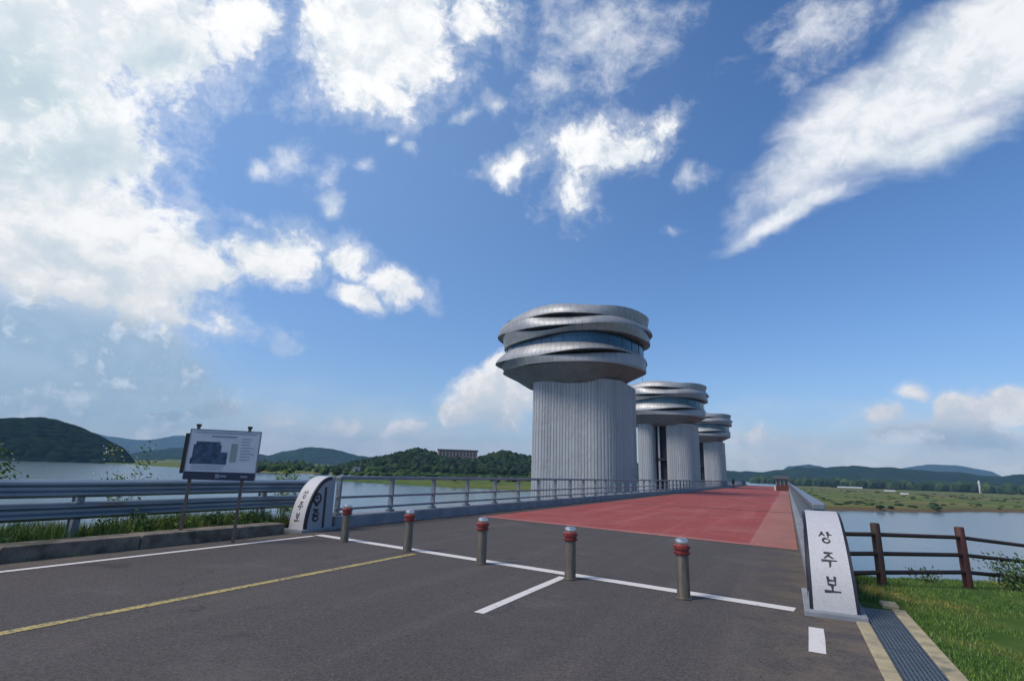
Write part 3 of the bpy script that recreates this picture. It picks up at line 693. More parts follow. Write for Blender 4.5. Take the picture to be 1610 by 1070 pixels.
# ------------------------------------------------------------------ towers
def sell(th, a, b, n=2.4):
    """superellipse, th measured from -Y towards +X"""
    s, c = math.sin(th), math.cos(th)
    r = (abs(s/a)**n + abs(c/b)**n)**(-1/n); return r*s, -r*c, r
def lens(th, c, hw):
    d = (math.degrees(th)-c+180) % 360-180
    return max(0.0, math.cos(d/hw*PI/2))**1.0 if abs(d) < hw else 0.0
HROT = math.radians(-12)
def make_head(t, cx, cy=-1.5):
    A_, B_ = 8.45, 6.9; NT = 180
    def plan(th):
        x, y, r = sell(th, A_, B_, 2.5); c, s_ = math.cos(HROT), math.sin(HROT)
        return x*c-y*s_, x*s_+y*c, r
    # lens-shaped slits per seam: (direction deg, half width deg, depth)
    slit = {1: [(24, 36, .55), (150, 40, .6), (-120, 30, .5)], 2: [(6, 34, .55), (-70, 34, 1.0), (115, 30, .5), (200, 40, .5)],
            4: [(42, 44, .65), (-66, 34, .95), (140, 35, .5), (220, 40, .5)]}
    def gap(i, th): return sum(d*lens(th, c, h)**1.5 for c, h, d in slit.get(i, []))
    def wob(th, k): return .20*math.sin(th*2+k*1.3)+.13*math.sin(th*3+k*2.1)
    seamz = {0: lambda th: 18.30+.12*math.sin(th*2+.9)+.38*lens(th, 100, 60)+.62*lens(th, 4, 46), 1: lambda th: 17.45+wob(th, 1)+.2*lens(th, 95, 60), 2: lambda th: 16.45+wob(th, 2.2)+.2*lens(th, 95, 60),
             3: lambda th: 15.50+.22*math.sin(th+.5)+.1*math.sin(th*3), 3.5: lambda th: 14.72+.26*math.sin(th+2.6)+.15*math.cos(2*th), 4: lambda th: 13.62+wob(th, 4.4), 5: lambda th: 12.62+.12*math.sin(th*2+2)}
    off = {0: lambda th: -.25+.55*lens(th, 95, 55)+.3*lens(th, -80, 50), 1: lambda th: .05+.22*math.sin(th+2.6), 2: lambda th: .05+.28*math.sin(th+1.2)+.25*lens(th, 85, 50), 3: lambda th: -.10-.35*lens(th, -70, 50)+.35*lens(th, 85, 50),
           3.5: lambda th: -.50, 4: lambda th: -.02+.25*lens(th, -70, 70)-.35*lens(th, 90, 60), 5: lambda th: -.25-.55*lens(th, -70, 60)-.2*lens(th, 95, 50)}
    for a_k, b_k in ((0, 1), (1, 2), (2, 3), (3.5, 4), (4, 5)):
        mb = MB(); K = 7; ring = []
        for i in range(NT):
            th = 2*PI*i/NT; x, y, r = plan(th); ux, uy = x/r, y/r
            T = seamz[a_k](th)-.62*gap(a_k, th)*.6; Bz = seamz[b_k](th)+gap(b_k, th)*.22+.015
            o1 = off[a_k](th)-.55*gap(a_k, th); o2 = off[b_k](th)+.42*gap(b_k, th)
            if a_k in (0, 3.5): o1 -= .15
            prof = [(r-1.5, Bz+.02)]
            for k in range(K):
                q = k/(K-1); prof.append((r+o2+(o1-o2)*q**1.5+.045*math.sin(PI*q), Bz+(T-Bz)*q))
            prof.append((r-1.5, T-.02)); ring.append([(cx+ux*R, cy+uy*R, z) for R, z in prof])
        m = K+2; vs = [p for rg in ring for p in rg]
        fs = [(i*m+j, ((i+1) % NT)*m+j, ((i+1) % NT)*m+(j+1) % m, i*m+(j+1) % m) for i in range(NT) for j in range(m)]
        mb.add(vs, fs); mb.build('cladding_band', 'head_metal', t, smooth=True, angle=38)
    def wall(nm, off, z0, z1, mtl, mull=False):
        mb = MB(); vs = []
        for z in (z0, z1):
            for i in range(NT):
                th = 2*PI*i/NT; x, y, r = plan(th); k = (r+off)/r; vs.append((cx+x*k, cy+y*k, z))
        mb.add(vs, [(i, (i+1) % NT, NT+(i+1) % NT, NT+i) for i in range(NT)]); return mb.build(nm, mtl, t, smooth=True)
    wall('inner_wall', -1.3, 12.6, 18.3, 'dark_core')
    g_ = wall('window_band', -.62, 14.2, 15.9, 'glass')
    mu = MB()
    for i in range(0, NT, 6):
        th = 2*PI*i/NT; x, y, r = plan(th); k = (r-.60)/r; mu.bar((cx+x*k, cy+y*k, 14.2), (cx+x*k, cy+y*k, 15.9), .04, .04)
    for i in range(NT):
        a3 = []
        for q in (i, i+1):
            th = 2*PI*q/NT; x, y, r = plan(th); k = (r-.585)/r; a3.append((cx+x*k, cy+y*k, 15.45))
        mu.bar(a3[0], a3[1], .05, .06)
    mu.build('window_bars', 'frame_blue', g_)
    # soffit bowl and roof
    for nm, prof, mtl in (('soffit', [(-.35, 12.66), (-.75, 12.45), (-2.0, 11.85), (-2.8, 11.35), (-3.4, 11.0), (-4.6, 10.9)], 'soffit_metal'),
                          ('roof', [(-.45, 18.45), (-1.5, 18.62), (-4.5, 18.8), (-8.0, 18.85)], 'soffit_metal')):
        mb = MB(); vs = []
        for off, z in prof:
            for i in range(NT):
                th = 2*PI*i/NT; x, y, r = plan(th); k = max(.02, (r+off)/r); vs.append((cx+x*k, cy+y*k, z))
        m = len(prof); fs = [(j*NT+i, j*NT+(i+1) % NT, (j+1)*NT+(i+1) % NT, (j+1)*NT+i) for j in range(m-1) for i in range(NT)]
        fs.append(tuple(range((m-1)*NT, m*NT))); mb.add(vs, fs); mb.build(nm, mtl, t, smooth=True)
def stem_outline(x0, x1, y0, y1, rad, pitch=.34, dep=.05):
    cs_ = [(x1-rad[1], y0+rad[1], -90, rad[1]), (x1-rad[2], y1-rad[2], 0, rad[2]), (x0+rad[3], y1-rad[3], 90, rad[3]), (x0+rad[0], y0+rad[0], 180, rad[0])]
    P = []
    for cx, cy, a0, r in cs_:
        for k in range(13):
            a = math.radians(a0+k*7.5); P.append(Vector((cx+r*math.cos(a), cy+r*math.sin(a))))
    # resample by arc length and emboss ribs
    P.append(P[0]); acc = [0]
    for a, b in zip(P[:-1], P[1:]): acc.append(acc[-1]+(b-a).length)
    T = acc[-1]; n = int(T/pitch); out_ = []
    def pt(s):
        s %= T; return Vector((float(np.interp(s, acc, [p.x for p in P])), float(np.interp(s, acc, [p.y for p in P]))))
    for i in range(n):
        for f, o in ((.0, 0), (.12, 1), (.62, 1), (.74, 0)):
            s = (i+f)/n*T; p = pt(s); d = (pt(s+.02)-pt(s-.02)).normalized(); nrm_ = Vector((d.y, -d.x))
            q = p+nrm_*(dep*o); out_.append((q.x, q.y))
    return out_
def make_tower(name, label, Y, split, group):
    t = thing(name, label, 'tower', (-19.6, Y, 0), 0, group)
    make_head(t, -1.25)
    if not split:
        MB().prism(stem_outline(-4.75, 4.85, -5.2, 5.2, (.9, 2.6, 3.0, 2.0)), -9, 11.3).build('stem', 'stem_metal', t)
    else:
        MB().prism(stem_outline(-5.2, -2.15, -5.2, 5.2, (.9, 1.0, 1.0, .9)), -9, 11.3).build('stem_column', 'stem_metal', t)
        MB().prism(stem_outline(.15, 4.9, -5.2, 5.2, (.9, 2.2, 2.2, .9)), -9, 11.3).build('stem_column', 'stem_metal', t)
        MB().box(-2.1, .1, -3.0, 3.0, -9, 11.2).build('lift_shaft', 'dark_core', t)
        MB().tube((-1.45, -3.6, -2), (-1.45, -3.6, 11.2), .20).build('pipe', 'wall_white', t, smooth=True)
        MB().box(-2.0, .0, -4.0, -3.05, 4.6, 5.0).build('platform', 'dark_steel', t)
    MB().tube((-4.6, -2, 18.7), (-4.6, -2, 21.4), .05, .02, 6).build('mast', 'dark_steel', t)
    # concrete foot in the river
    MB().prism([(-6.5, -6), (5.6, -6), (6.6, 0), (5.6, 6), (-6.5, 6), (-8, 0)], -9.5, -2.4).build('foot', 'blue_concrete', t, bevel=.1)
    return t
GRP = 'gate towers along the weir'
make_tower('gate_tower', 'nearest and largest ribbed grey tower with a stacked-ring head', 57, False, GRP)
make_tower('gate_tower', 'second tower in the row, half hidden behind the nearest one, with a split stem', 106, True, GRP)
make_tower('gate_tower', 'farthest and smallest ring-headed tower at the far end of the bridge', 156.8, True, GRP)

# ------------------------------------------------------------------ hills, woods
def ring_hill(name, tab, R, width, mtl, dz=3.0, nf=.02, a_step=.15, rough=1.0, base=-3.0, foot=.30):
    """hill range: crest elevations (deg) by azimuth at distance R, real depth 'width'"""
    a0, a1 = tab[0][0], tab[-1][0]; nA = int((a1-a0)/a_step)+1; nR = 16; mb = MB(); vs = []
    for i in range(nA):
        az = a0+(a1-a0)*i/(nA-1); e_ = lerp_tab(tab, az); crest = 1.6+R*math.tan(math.radians(e_))
        edge = min(1.0, (az-a0)/1.2, (a1-az)/1.2); 
        for j in range(nR+1):
            s = j/nR; rr = R+(s-.5)*width; k = math.sin(PI*s)**.85
            x = rr*math.sin(math.radians(az)); y = rr*math.cos(math.radians(az))
            h = (crest*(rr/R if s > .5 else 1)-base)*k
            h *= 1+.10*fbm2(x, y, nf*.4, 3)*(1-abs(2*s-1))*0+.0
            h += dz*fbm2(x, y, nf, 4)*k*rough + R*.0016*fbm2(x, y, 45.0/R, 4)*k
            if s < .5: h += (crest-base)*.10*fbm2(x+900, y, nf*.25, 3)*math.sin(2*PI*s)
            vs.append((x, y, base-1+max(0, h+1)*max(0, edge)**.5 - (2 if j in (0, nR) else 0)))
    m = nR+1
    mb.add(vs, [(i*m+j, i*m+j+1, (i+1)*m+j+1, (i+1)*m+j) for i in range(nA-1) for j in range(nR)])
    return mb.build(name, mtl, smooth=True, kind='structure', angle=80)
def wood_mat(name, a, b, c3, sc):
    m = bpy.data.materials.new(name); m.use_nodes = True; G = NG(m.node_tree); bs = m.node_tree.nodes['Principled BSDF']
    tc = G.n('ShaderNodeTexCoord').outputs['Object']
    v = G.n('ShaderNodeTexVoronoi', {'Vector': tc, 'Scale': sc}); n = G.noise(tc, sc*.2, 6, .65).outputs[0]; n2 = G.noise(tc, sc*.04, 5, .6).outputs[0]
    cl = G.mix(G.mr(v.outputs['Color'], .1, .9), (*a, 1), (*b, 1)); cl = G.mix(G.m('MULTIPLY', G.mr(n, .5, .7), .5), cl, (*b, 1))
    cl = G.mix(G.m('MULTIPLY', G.mr(n2, .56, .66), .8), cl, (*c3, 1))
    m.node_tree.links.new(cl, bs.inputs['Base Color']); bs.inputs['Roughness'].default_value = 1; bs.inputs['Specular IOR Level'].default_value = .0
    bm_ = G.n('ShaderNodeBump', {'Height': v.outputs['Distance'], 'Strength': 1.0, 'Distance': -4.0}); m.node_tree.links.new(bm_.outputs[0], bs.inputs['Normal'])
    return m
MT['wood_near'] = wood_mat('wooded_hillside', (.010, .024, .012), (.022, .042, .018), (.035, .06, .02), .16)
MT['wood_far'] = wood_mat('distant_wooded_hillside', (.008, .024, .020), (.018, .038, .026), (.030, .052, .028), .05)
MT['wood_mid'] = wood_mat('left_wooded_hillside', (.005, .015, .017), (.012, .028, .022), (.022, .036, .022), .13)
ring_hill('hills', [(-84,.3),(-80,1.6),(-75,2.3),(-71.3,2.50),(-69.1,2.60),(-67.8,2.35),(-66.6,1.95),(-65,1.5),(-63.8,1.05),(-62.6,.45),(-62,-.1)], 690, 340, 'wood_mid', 7, .012)
ring_hill('hills', [(-72,1.5),(-69,2.2),(-67.0,2.32),(-65.5,2.1),(-64.5,1.95),(-62.7,1.78),(-61.7,1.65),(-59.5,1.95),(-58,1.9),(-56,1.5),(-54,.8),(-53,.2)], 5200, 1500, 'wood_far', 30, .002)
ring_hill('hills', [(-64,.1),(-62.1,.35),(-60.5,.78),(-58.5,1.1),(-56.6,1.35),(-54,1.0),(-51.6,.6),(-50.2,1.0),(-48.8,1.42),(-47,1.48),(-45.8,1.40),(-43.3,1.02),(-41,.8),(-38,.5),(-36,.1)], 2100, 700, 'wood_far', 9, .006)
near_tab = [(-47,-.7),(-45.5,-.45),(-44.3,-.1),(-43.2,.2),(-40.7,.8),(-38.8,1.3),(-37.1,1.75),(-35.5,1.5),(-34,1.25),(-31,1.2),(-30,1.3),(-27.7,1.85),(-25.3,1.4),(-22,1.2),(-18,1.0),(-12,.7),(-8,.4)]
ring_hill('hills', near_tab, 470, 210, 'wood_near', 2.0, .03, .12, base=-2.6)
right_tab = [(-9,.5),(-5.1,.72),(-1.9,.80),(.3,1.15),(1.0,1.35),(3.4,1.12),(5.4,1.42),(6.8,1.35),(8.2,1.40),(9.9,1.2),(11.6,1.05),(13.2,1.12),(14.7,.92),(16.5,.9),(20,.8),(26,.6),(32,.2)]
ring_hill('hills', right_tab, 1900, 900, 'wood_far', 9, .006, base=-5)
ring_hill('hills', [(-1,1.0),(.3,1.35),(1.9,1.62),(2.8,1.5),(4,1.0),(5.5,.6)], 3800, 900, 'wood_far', 14, .004, base=-5)
ring_hill('hills', [(7.5,.8),(8.8,1.3),(9.95,1.55),(10.84,1.74),(12.5,1.86),(13.4,1.65),(14.38,1.28),(16,.8)], 5200, 1500, 'wood_far', 25, .003, base=-5)

def crowns(name, spots, mtl, label=None):
    """woods: thousands of ragged crowns in one object"""
    bm = bmesh.new(); bmesh.ops.create_icosphere(bm, subdivisions=1, radius=1.0)
    base = np.array([v.co[:] for v in bm.verts]); faces = [tuple(v.index for v in f.verts) for f in bm.faces]; bm.free()
    allv = []; allf = []; k = 0
    for (x, y, z, r, hh) in spots:
        v = base*(1+rng.uniform(-.28, .28, (len(base), 1))); a = rng.uniform(0, 6.28); ca, sa = math.cos(a), math.sin(a)
        vx = v[:, 0]*ca-v[:, 1]*sa; vy = v[:, 0]*sa+v[:, 1]*ca
        allv.append(np.stack([x+vx*r, y+vy*r, z+v[:, 2]*hh], 1)); allf += [tuple(i+k for i in f) for f in faces]; k += len(base)
    me = bpy.data.meshes.new(name); me.from_pydata(np.concatenate(allv).tolist(), [], allf); me.materials.append(MT[mtl])
    o = bpy.data.objects.new(name, me); col.objects.link(o); o['kind'] = 'stuff'
    return o
def pol(az, r): return r*math.sin(math.radians(az)), r*math.cos(math.radians(az))
def hill_z(az, r, tab, R, width, base):
    s = (r-R)/width+.5
    if s <= 0 or s >= 1: return base
    return base-1+(1.6+R*math.tan(math.radians(lerp_tab(tab, az)))-base)*math.sin(PI*s)**.85+1
MT['crown_dark'] = mat('tree_crowns_dark', (.009, .024, .013), .9, c2=(.022, .042, .018), scale=.12, spec=.1)
MT['crown_mid'] = mat('tree_crowns_mid', (.018, .042, .018), .9, c2=(.040, .066, .024), scale=.08, spec=.1)
vary('crown_dark', .45, 1.5, (1.5, 1.25, .8)); vary('crown_mid', .5, 1.5, (1.4, 1.2, .8))
sp = []
for _ in range(4600):
    az = random.uniform(-46.5, -9); r = random.uniform(372, 560)
    if -35.3 < az < -30.4 and 425 < r < 500: continue
    x, y = pol(az, r); z = hill_z(az, r, near_tab, 470, 210, -2.6); R_ = random.uniform(1.5, 3.4)
    sp.append((x, y, z-.2, R_, R_*random.uniform(.8, 1.2)))
crowns('wooded_hill_trees', sp, 'crown_dark')
sp = []
for _ in range(1500):
    az = random.gauss(9, 8); r = random.uniform(930, 1500)
    if az < -3 or az > 22: continue
    if fbm2(az*6, r*.01, 1, 3) < -.02: continue
    x, y = pol(az, r); R_ = random.uniform(5, 10); sp.append((x, y, -4+R_*.5, R_, R_*.9))
for _ in range(500):
    az = random.uniform(-58, -36); r = random.uniform(290, 420) if random.random() < .5 else random.uniform(500, 900)
    if fbm2(az*3, r*.02, 1, 3) < .05: continue
    if az > -47 and r > 340: continue
    x, y = pol(az, r); R_ = random.uniform(1.5, 3.4)*(1 if r < 450 else 1.8); sp.append((x, y, -2+R_*.3, R_, R_*.9))
crowns('riverside_woods', sp, 'crown_mid')
sp = []
for _ in range(900):
    az = random.uniform(0.5, 19); S = lerp_tab(shore, az); r = S+random.uniform(5, 400)
    if fbm2(az*2, r*.03, 1, 3) < .10: continue
    x, y = pol(az, r); R_ = random.uniform(.4, 1.0); sp.append((x, y, -5.0+R_*.2, R_*1.5, R_*.6))
for _ in range(500):
    x = random.gauss(-92, 26); y = random.gauss(168, 16); R_ = random.uniform(.6, 1.5); sp.append((x, y, -1.3+R_*.3, R_*1.3, R_*.8))
crowns('meadow_scrub', sp, 'crown_mid')
# sand bar on the far right shore
MB().prism([(74+ 9*math.cos(a)*1.0+a*0, 262+3*math.sin(a)) for a in np.linspace(0, 2*PI, 17)[:-1]], -6.2, -5.7).build('sand_bar', 'yellow_concrete', kind='structure')

# ------------------------------------------------------------------ buildings
def museum():
    x, y = pol(-32.85, 455); zb = 8.0
    t = thing('hilltop_building', 'long flat-roofed brown-grey building on top of the wooded hill', 'building', (x, y, zb), math.radians(32.85))
    W_ = 16.5; MB().box(-W_, W_, -5, 7, -6, 9.0).build('wall', 'wall_tan', t)
    MB().box(-W_-.6, W_+.6, -6.4, 7.6, 9.0, 9.9).build('roof', 'roof_dark', t)
    f = None
    for i in range(12):
        xx = -W_+1.0+i*(2*W_-2)/11
        if f is None: f = MB().box(-.35, .35, -6.2, -5.01, -6, 9.0).build('pillar', 'wall_tan', t); o = f
        else: o = f.copy(); col.objects.link(o); o.parent = t
        o.location = (xx, 0, 0)
    f = None
    for i in range(11):
        for zz in (.6, 4.9):
            xx = -W_+2.4+i*(2*W_-2)/11
            if f is None: f = MB().box(-.9, .9, -5.04, -4.98, 0, 2.6).build('window', 'glass', t); o = f
            else: o = f.copy(); col.objects.link(o); o.parent = t
            o.location = (xx, 0, zz)
museum()
x, y = pol(-43.1, 300)
t = thing('boathouse', 'small pale building at the water edge left of the towers', 'building', (x, y, -2.4), math.radians(43))
MB().box(-1.7, 1.7, -2, 2, 0, 2.8).build('wall', 'sign_white', t); MB().add([(-2.0,-2.4,2.8),(2.0,-2.4,2.8),(2.0,2.4,2.8),(-2.0,2.4,2.8),(-2.0,0,3.7),(2.0,0,3.7)], [(0,1,5,4),(2,3,4,5),(0,4,3),(1,2,5),(3,2,1,0)]).build('roof', 'roof_dark', t)
MB().box(-.7, .7, -2.05, -1.98, 0, 2.4).build('door', 'roof_dark', t)
x, y = pol(13.85, 1000)
t = thing('white_tower', 'slim white tower standing over the dark trees on the far right bank', 'tower', (x, y, -5), 0)
MB().lathe([(1.5, 0), (1.2, 9), (1.1, 12)], 16).build('shaft', 'wall_white', t, smooth=True); MB().lathe([(1.2, 12), (1.4, 12.5), (1.3, 14.5), (.2, 17)], 16).build('tank', 'wall_white', t, smooth=True)
def greenhouse(az, r, L, w, label, rot=0):
    x, y = pol(az, r); t = thing('greenhouse', label, 'greenhouse', (x, y, -4.6), -math.radians(az)+rot, 'greenhouses on the far right bank')
    mb = MB(); n = 9; vs = [(xx, w/2*math.cos(PI*i/(n-1)), w*.42*math.sin(PI*i/(n-1))) for xx in (-L/2, L/2) for i in range(n)]
    mb.add(vs, [(i, i+1, n+i+1, n+i) for i in range(n-1)]+[tuple(range(n-1,-1,-1)), tuple(range(n, 2*n))]); mb.build('cover', 'plastic', t, smooth=True, angle=50)
    MB().box(L/2, L/2+.05, -w*.12, w*.12, 0, w*.25).build('door', 'roof_dark', t)
greenhouse(5.0, 900, 30, 4, 'long white film greenhouse, leftmost on the far right bank')
greenhouse(7.9, 640, 9, 3, 'short white film greenhouse in the middle of the right meadow')
greenhouse(8.9, 470, 5, 2.4, 'small white film greenhouse nearest the water on the right meadow')

# ------------------------------------------------------------------ hut and walker at the far end of the deck
t = thing('guard_hut', 'small dark-roofed hut with brown lower panels at the far end of the red road', 'hut', (-.72, 103, 0))
MB().box(-.95, .95, -.8, .8, .0, .95).build('lower_panel', 'brown_panel', t, bevel=.02)
gl = MB()
for xx in (-.95, -.33, .27, .87): gl.box(xx, xx+.08, -.8, -.72, .95, 1.95); gl.box(xx, xx+.08, .72, .8, .95, 1.95)
gl.build('window_frame', 'wall_tan', t); MB().box(-.86, .86, -.7, .7, .95, 1.94).build('window', 'glass', t)
MB().add([(-1.3,-1.1,1.95),(1.3,-1.1,1.95),(1.3,1.1,1.95),(-1.3,1.1,1.95),(-.9,-.7,2.45),(.9,-.7,2.45),(.9,.7,2.45),(-.9,.7,2.45)], [(0,1,5,4),(1,2,6,5),(2,3,7,6),(3,0,4,7),(4,5,6,7),(3,2,1,0)]).build('roof', 'roof_dark', t)
MB().box(-1.25, -1.05, -1.6, -1.4, 0, .7).build('barrier_post', 'wall_white', t)
t = thing('person', 'person in dark clothes standing by the left railing at the far end of the bridge', 'person', (-9.2, 112, 0))
me = bpy.data.meshes.new('body')
bmv = [(0,0,.98),(0,0,1.18),(0,.01,1.38),(0,0,1.50),(0,-.01,1.62),(0,-.01,1.72), (.10,0,.93),(.11,-.03,.50),(.11,.03,.08),(.11,-.10,.03), (-.10,0,.93),(-.12,.08,.50),(-.12,.14,.09),(-.12,.03,.03),
    (.19,0,1.40),(.24,.02,1.14),(.23,-.10,.90),(.23,-.14,.80), (-.19,0,1.40),(-.24,.05,1.14),(-.23,.02,.88),(-.23,.0,.79)]
bme = [(0,1),(1,2),(2,3),(3,4),(4,5),(0,6),(6,7),(7,8),(8,9),(0,10),(10,11),(11,12),(12,13),(2,14),(14,15),(15,16),(16,17),(2,18),(18,19),(19,20),(20,21)]
me.from_pydata(bmv, bme, []); me.materials.append(MT['cloth_dark']); o = bpy.data.objects.new('body', me); col.objects.link(o); o.parent = t
sm = o.modifiers.new('skin', 'SKIN'); o.modifiers.new('sub', 'SUBSURF').levels = 1; o.modifiers['sub'].render_levels = 1
rad = [.15,.13,.16,.06,.095,.07,.09,.065,.045,.04,.09,.065,.045,.04,.06,.045,.035,.03,.06,.045,.035,.03]
for i, r in enumerate(rad): me.skin_vertices[0].data[i].radius = (r, r*.8 if i < 4 else r)
me.skin_vertices[0].data[0].use_root = True
MB().lathe([(.03, 1.60), (.102, 1.66), (.10, 1.74), (.05, 1.79)], 14).build('hair', 'hair', t, smooth=True)

# ------------------------------------------------------------------ wooden fence
fc = thing('wooden_fence', 'dark brown post-and-rail wooden fence at the river edge on the right', 'fence', (1.3, 11.4, 0))
fx, fy = 1.54, 1.80
ptops = [(.95, -.6), (.87, -.7), (.66, -.9), (.45, -1.1), (.2, -1.4), (0, -1.6)]
for i, (zt, zb) in enumerate(ptops):
    mb = MB(); w = .072 if i != 1 else .078
    if i == 2: w = .035
    mb.lathe([(w, zb), (w*1.0, zt-.02), (w*.85, zt), (.01, zt+.004)], 12, (fx*i, fy*i, 0))
    o = mb.build('post', 'wood_red' if i == 1 else 'wood_dark', fc, smooth=True)
    if i == 1: o['label'] = 'reddish-brown post'
for off in (.19, .50, .80):
    for i in range(-1, 5):
        if i == -1: a = (-.60, -.70, .95-off+.02); b = (0, 0, .95-off)
        else: a = (fx*i, fy*i, ptops[i][0]-off); b = (fx*(i+1), fy*(i+1), ptops[i+1][0]-off)
        MB().tube(a, b, .036, n=10).build('rail', 'wood_dark', fc, smooth=True)

# ------------------------------------------------------------------ drain channel, verge
MB().box(.60, .74, -30, 8.05, -.3, .012).build('channel_edge', 'yellow_concrete', bevel=.015, kind='structure')
MB().box(1.10, 1.25, -30, 9.05, -.3, .010).build('channel_edge', 'yellow_concrete', bevel=.015, kind='structure')
MB().box(1.02, 1.22, 9.25, 9.55, -.3, .02).build('channel_edge', 'yellow_concrete', bevel=.02, kind='structure')
MB().box(.74, 1.10, -30, 9.1, -.32, -.16).build('drain_channel', 'pit', kind='structure')
gt = thing('drain_grate', 'blue-grey steel drain grate between two yellowed concrete edges', 'grate', (.74, -12, 0))
f = None
k = 0
for i in range(21):
    y0 = i*1.0
    if f is None:
        mb = MB()
        for x in (0.005, .35): mb.box(x-.005 if x > .1 else x, x+.008, .01, .99, -.035, .0)
        for x in np.linspace(.035, .32, 9): mb.box(x-.012, x+.012, .01, .99, -.03, -.002)
        for yy in np.linspace(.02, .98, 12): mb.box(.01, .35, yy-.006, yy+.006, -.028, -.004)
        f = mb.build('grate_panel', 'grate', gt); o = f
    else: o = f.copy(); col.objects.link(o); o.parent = gt
    o.location = (0, y0, 0)
MB().prism([(1.75, 6.5), (4.6, 7.9), (4.9, 7.2), (1.95, 5.9)], -.2, .015).build('path', 'concrete', kind='structure')

# ------------------------------------------------------------------ grass and plants
def blades(name, xy, hfun, mtl, hmin, hmax, w=.006, lean=.5):
    n = len(xy); V = np.zeros((n*3, 3)); F = []
    for i, (x, y) in enumerate(xy):
        z = hfun(x, y); h = random.uniform(hmin, hmax); a = random.uniform(0, 2*PI); l = random.uniform(0, lean)*h; b = random.uniform(0, 2*PI)
        dx, dy = math.cos(a)*w, math.sin(a)*w
        V[3*i] = (x-dx, y-dy, z-.01); V[3*i+1] = (x+dx, y+dy, z-.01); V[3*i+2] = (x+math.cos(b)*l, y+math.sin(b)*l, z+h); F.append((3*i, 3*i+1, 3*i+2))
    me = bpy.data.meshes.new(name); me.from_pydata(V.tolist(), [], F); me.materials.append(MT[mtl])
    o = bpy.data.objects.new(name, me); col.objects.link(o); o['kind'] = 'stuff'; return o
pts = []
while len(pts) < 70000:
    x = 1.27+random.random()**1.25*8; y = random.uniform(4.6, 17)
    if near_in(x, y) < -.5: continue
    if 1.7 < x < 5 and abs((y-6.2)-(x-1.8)*.5) < .5 and random.random() < .93: continue
    if fbm2(x*1.2, y*1.2, 1, 3) < -.20: continue
    pts.append((x, y))
blades('grass', pts, height, 'grass', .015, .055, .006, .9)
pts = []
while len(pts) < 16000:
    x = random.uniform(-13.6, -11.17); y = random.uniform(-1, 10.4)
    if fbm2(x*1.1+5, y*1.1, 1, 3) < -.05+ (.25 if x < -12.2 else 0): continue
    pts.append((x, y))
blades('verge_grass', pts, lambda x, y: height(x, y), 'weed', .12, .42, .010, .6)
pts = [(random.uniform(.8, 1.2), random.uniform(9.6, 13)) for _ in range(1800)]+[(random.gauss(-10.66, .03), random.uniform(2, 9.3)) for _ in range(260)]
blades('verge_grass', pts, lambda x, y: height(x, y) if x > 0 else 0, 'grass', .04, .12, .006, .7)

def leafy(name, label, cat, loc, H, rad, nleaf, ls, mtl, stems=6, group=None, trunk=False, blossom=0, low=.15):
    t = thing(name, label, cat, loc, random.uniform(0, 6), group)
    st = MB(); tips = []
    if trunk:
        st.tube((0, 0, -.3), (.05*H, 0, H*.55), .03*H**.5, .012*H**.5, 8)
    for i in range(stems):
        a = 2*PI*i/stems+random.uniform(-.4, .4); r = rad*random.uniform(.4, .9); z0 = H*(random.uniform(.25, .5) if trunk else 0)-.05
        mid = (math.cos(a)*r*.4, math.sin(a)*r*.4, z0+(H-z0)*.5); tip = (math.cos(a)*r, math.sin(a)*r, H*random.uniform(.65, 1.0))
        s0 = (.03*H*z0/H, 0, z0); st.tube(s0, mid, .010+.004*H, .007, 5); st.tube(mid, tip, .007, .003, 5); tips += [mid, tip]
    st.build('trunk' if trunk else 'stem', 'bark' if not blossom else 'twig', t)
    lf = MB()
    cl = [(Vector(random.choice(tips))+Vector((random.gauss(0, rad*.25), random.gauss(0, rad*.25), random.gauss(0, H*.10)))) for _ in range(max(6, nleaf//22))]
    for i in range(nleaf):
        c = random.choice(cl); p = c+Vector([random.gauss(0, rad*.16) for _ in range(3)])
        if p.z < H*low: p.z = H*low+random.uniform(0, H*.3)
        n_ = Vector([random.gauss(0, 1) for _ in range(3)]).normalized(); u = n_.orthogonal().normalized(); v_ = n_.cross(u); s = ls*random.uniform(.6, 1.3)
        lf.add([p-u*s, p-v_*s*.45, p+u*s+n_*s*.2, p+v_*s*.45], [(0, 1, 2, 3)])
    lf.build('foliage', mtl, t)
    if blossom:
        bl_ = MB()
        for i in range(blossom):
            c = random.choice(cl); p = c+Vector([random.gauss(0, rad*.22) for _ in range(3)]); bl_.lathe([(.0, -.012), (.018, 0), (.0, .014)], 5, p)
        bl_.build('blossom', 'petal', t)
    return t
random.seed(21)
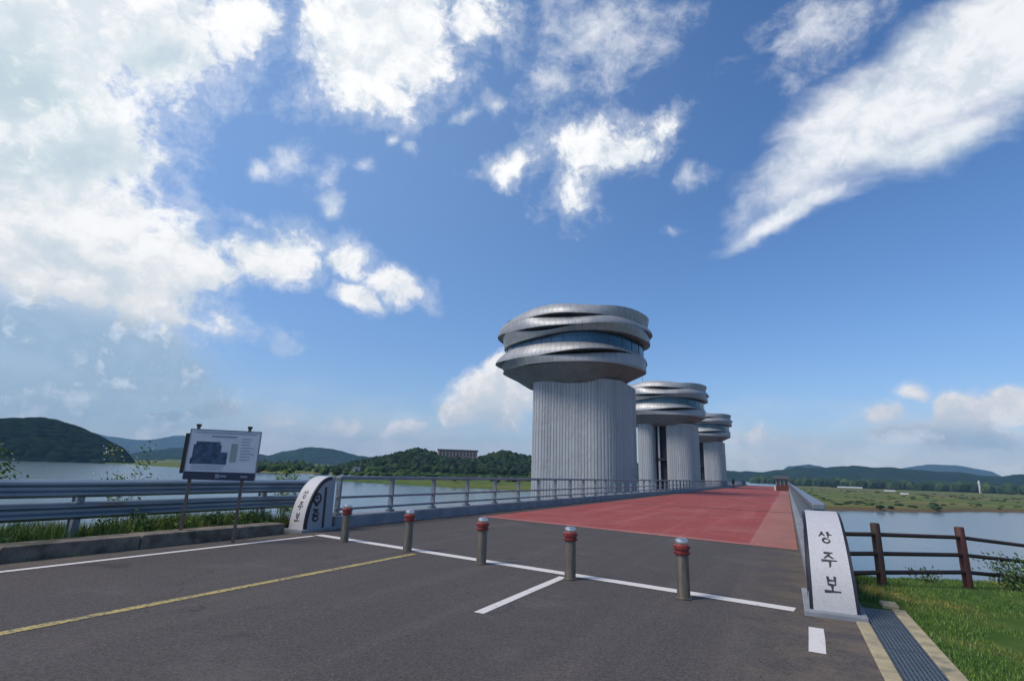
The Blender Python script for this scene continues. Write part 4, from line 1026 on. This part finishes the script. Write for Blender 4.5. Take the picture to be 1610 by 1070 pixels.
leafy('bush', 'leafy green bush at the foot of the fence near the right edge', 'bush', (3.85, 13.9, -.40), .62, .55, 1300, .035, 'leaf_dark', 9)
leafy('bush', 'low green bush just beyond the fence between the two thick posts', 'bush', (2.25, 13.2, -.4), .50, .30, 260, .03, 'leaf_dark', 6)
leafy('sapling', 'green sapling rising above the guardrail at the left edge', 'tree', (-14.9, 4.65, -.9), 2.6, .65, 3200, .045, 'leaf', 12, trunk=True)
leafy('shrub', 'small shrub with pale blossom rising over the guardrail left of the information board', 'shrub', (-13.9, 7.25, -.5), 1.98, .55, 500, .045, 'leaf', 9, blossom=160)
leafy('bush', 'small green bush showing over the guardrail between the board and the left stone pillar', 'bush', (-13.6, 11.6, -.5), 1.95, .42, 700, .045, 'leaf', 7)
kerb_pl = [(2.4,.42),(4.3,.30),(5.9,.36),(6.55,.50),(7.25,.38),(8.1,.42),(8.7,.30),(9.15,.32)]
names = ['leafmost']
lbs = ['leafy weed clump behind the kerb, leftmost of the row', 'low weed clump behind the kerb left of the guardrail post', 'weed clump behind the kerb right of the guardrail post', 'tall weed clump behind the kerb left of the board posts',
       'weed clump behind the kerb at the left board post', 'weed clump behind the kerb between the two board posts', 'weed clump behind the kerb just right of the board posts', 'weed clump behind the kerb next to the left stone pillar']
for (yy, hh), lb in zip(kerb_pl, lbs):
    leafy('weed_clump', lb, 'plant', (-11.5, yy, .05), hh, .34, 420, .035, 'leaf', 7, group='weeds behind the left kerb', low=.05)

# ------------------------------------------------------------------ haze
hz = MB().box(-6500, 3500, -500, 6500, -14, 420).build('haze', 'glass', kind='stuff')
hm = bpy.data.materials.new('haze'); hm.use_nodes = True; hn = hm.node_tree; hn.nodes.clear()
pv = hn.nodes.new('ShaderNodeVolumePrincipled'); pv.inputs['Color'].default_value = (.40, .70, 1.0, 1); pv.inputs['Density'].default_value = .00013
ho = hn.nodes.new('ShaderNodeOutputMaterial'); hn.links.new(pv.outputs[0], ho.inputs['Volume'])
hz.data.materials.clear(); hz.data.materials.append(hm)
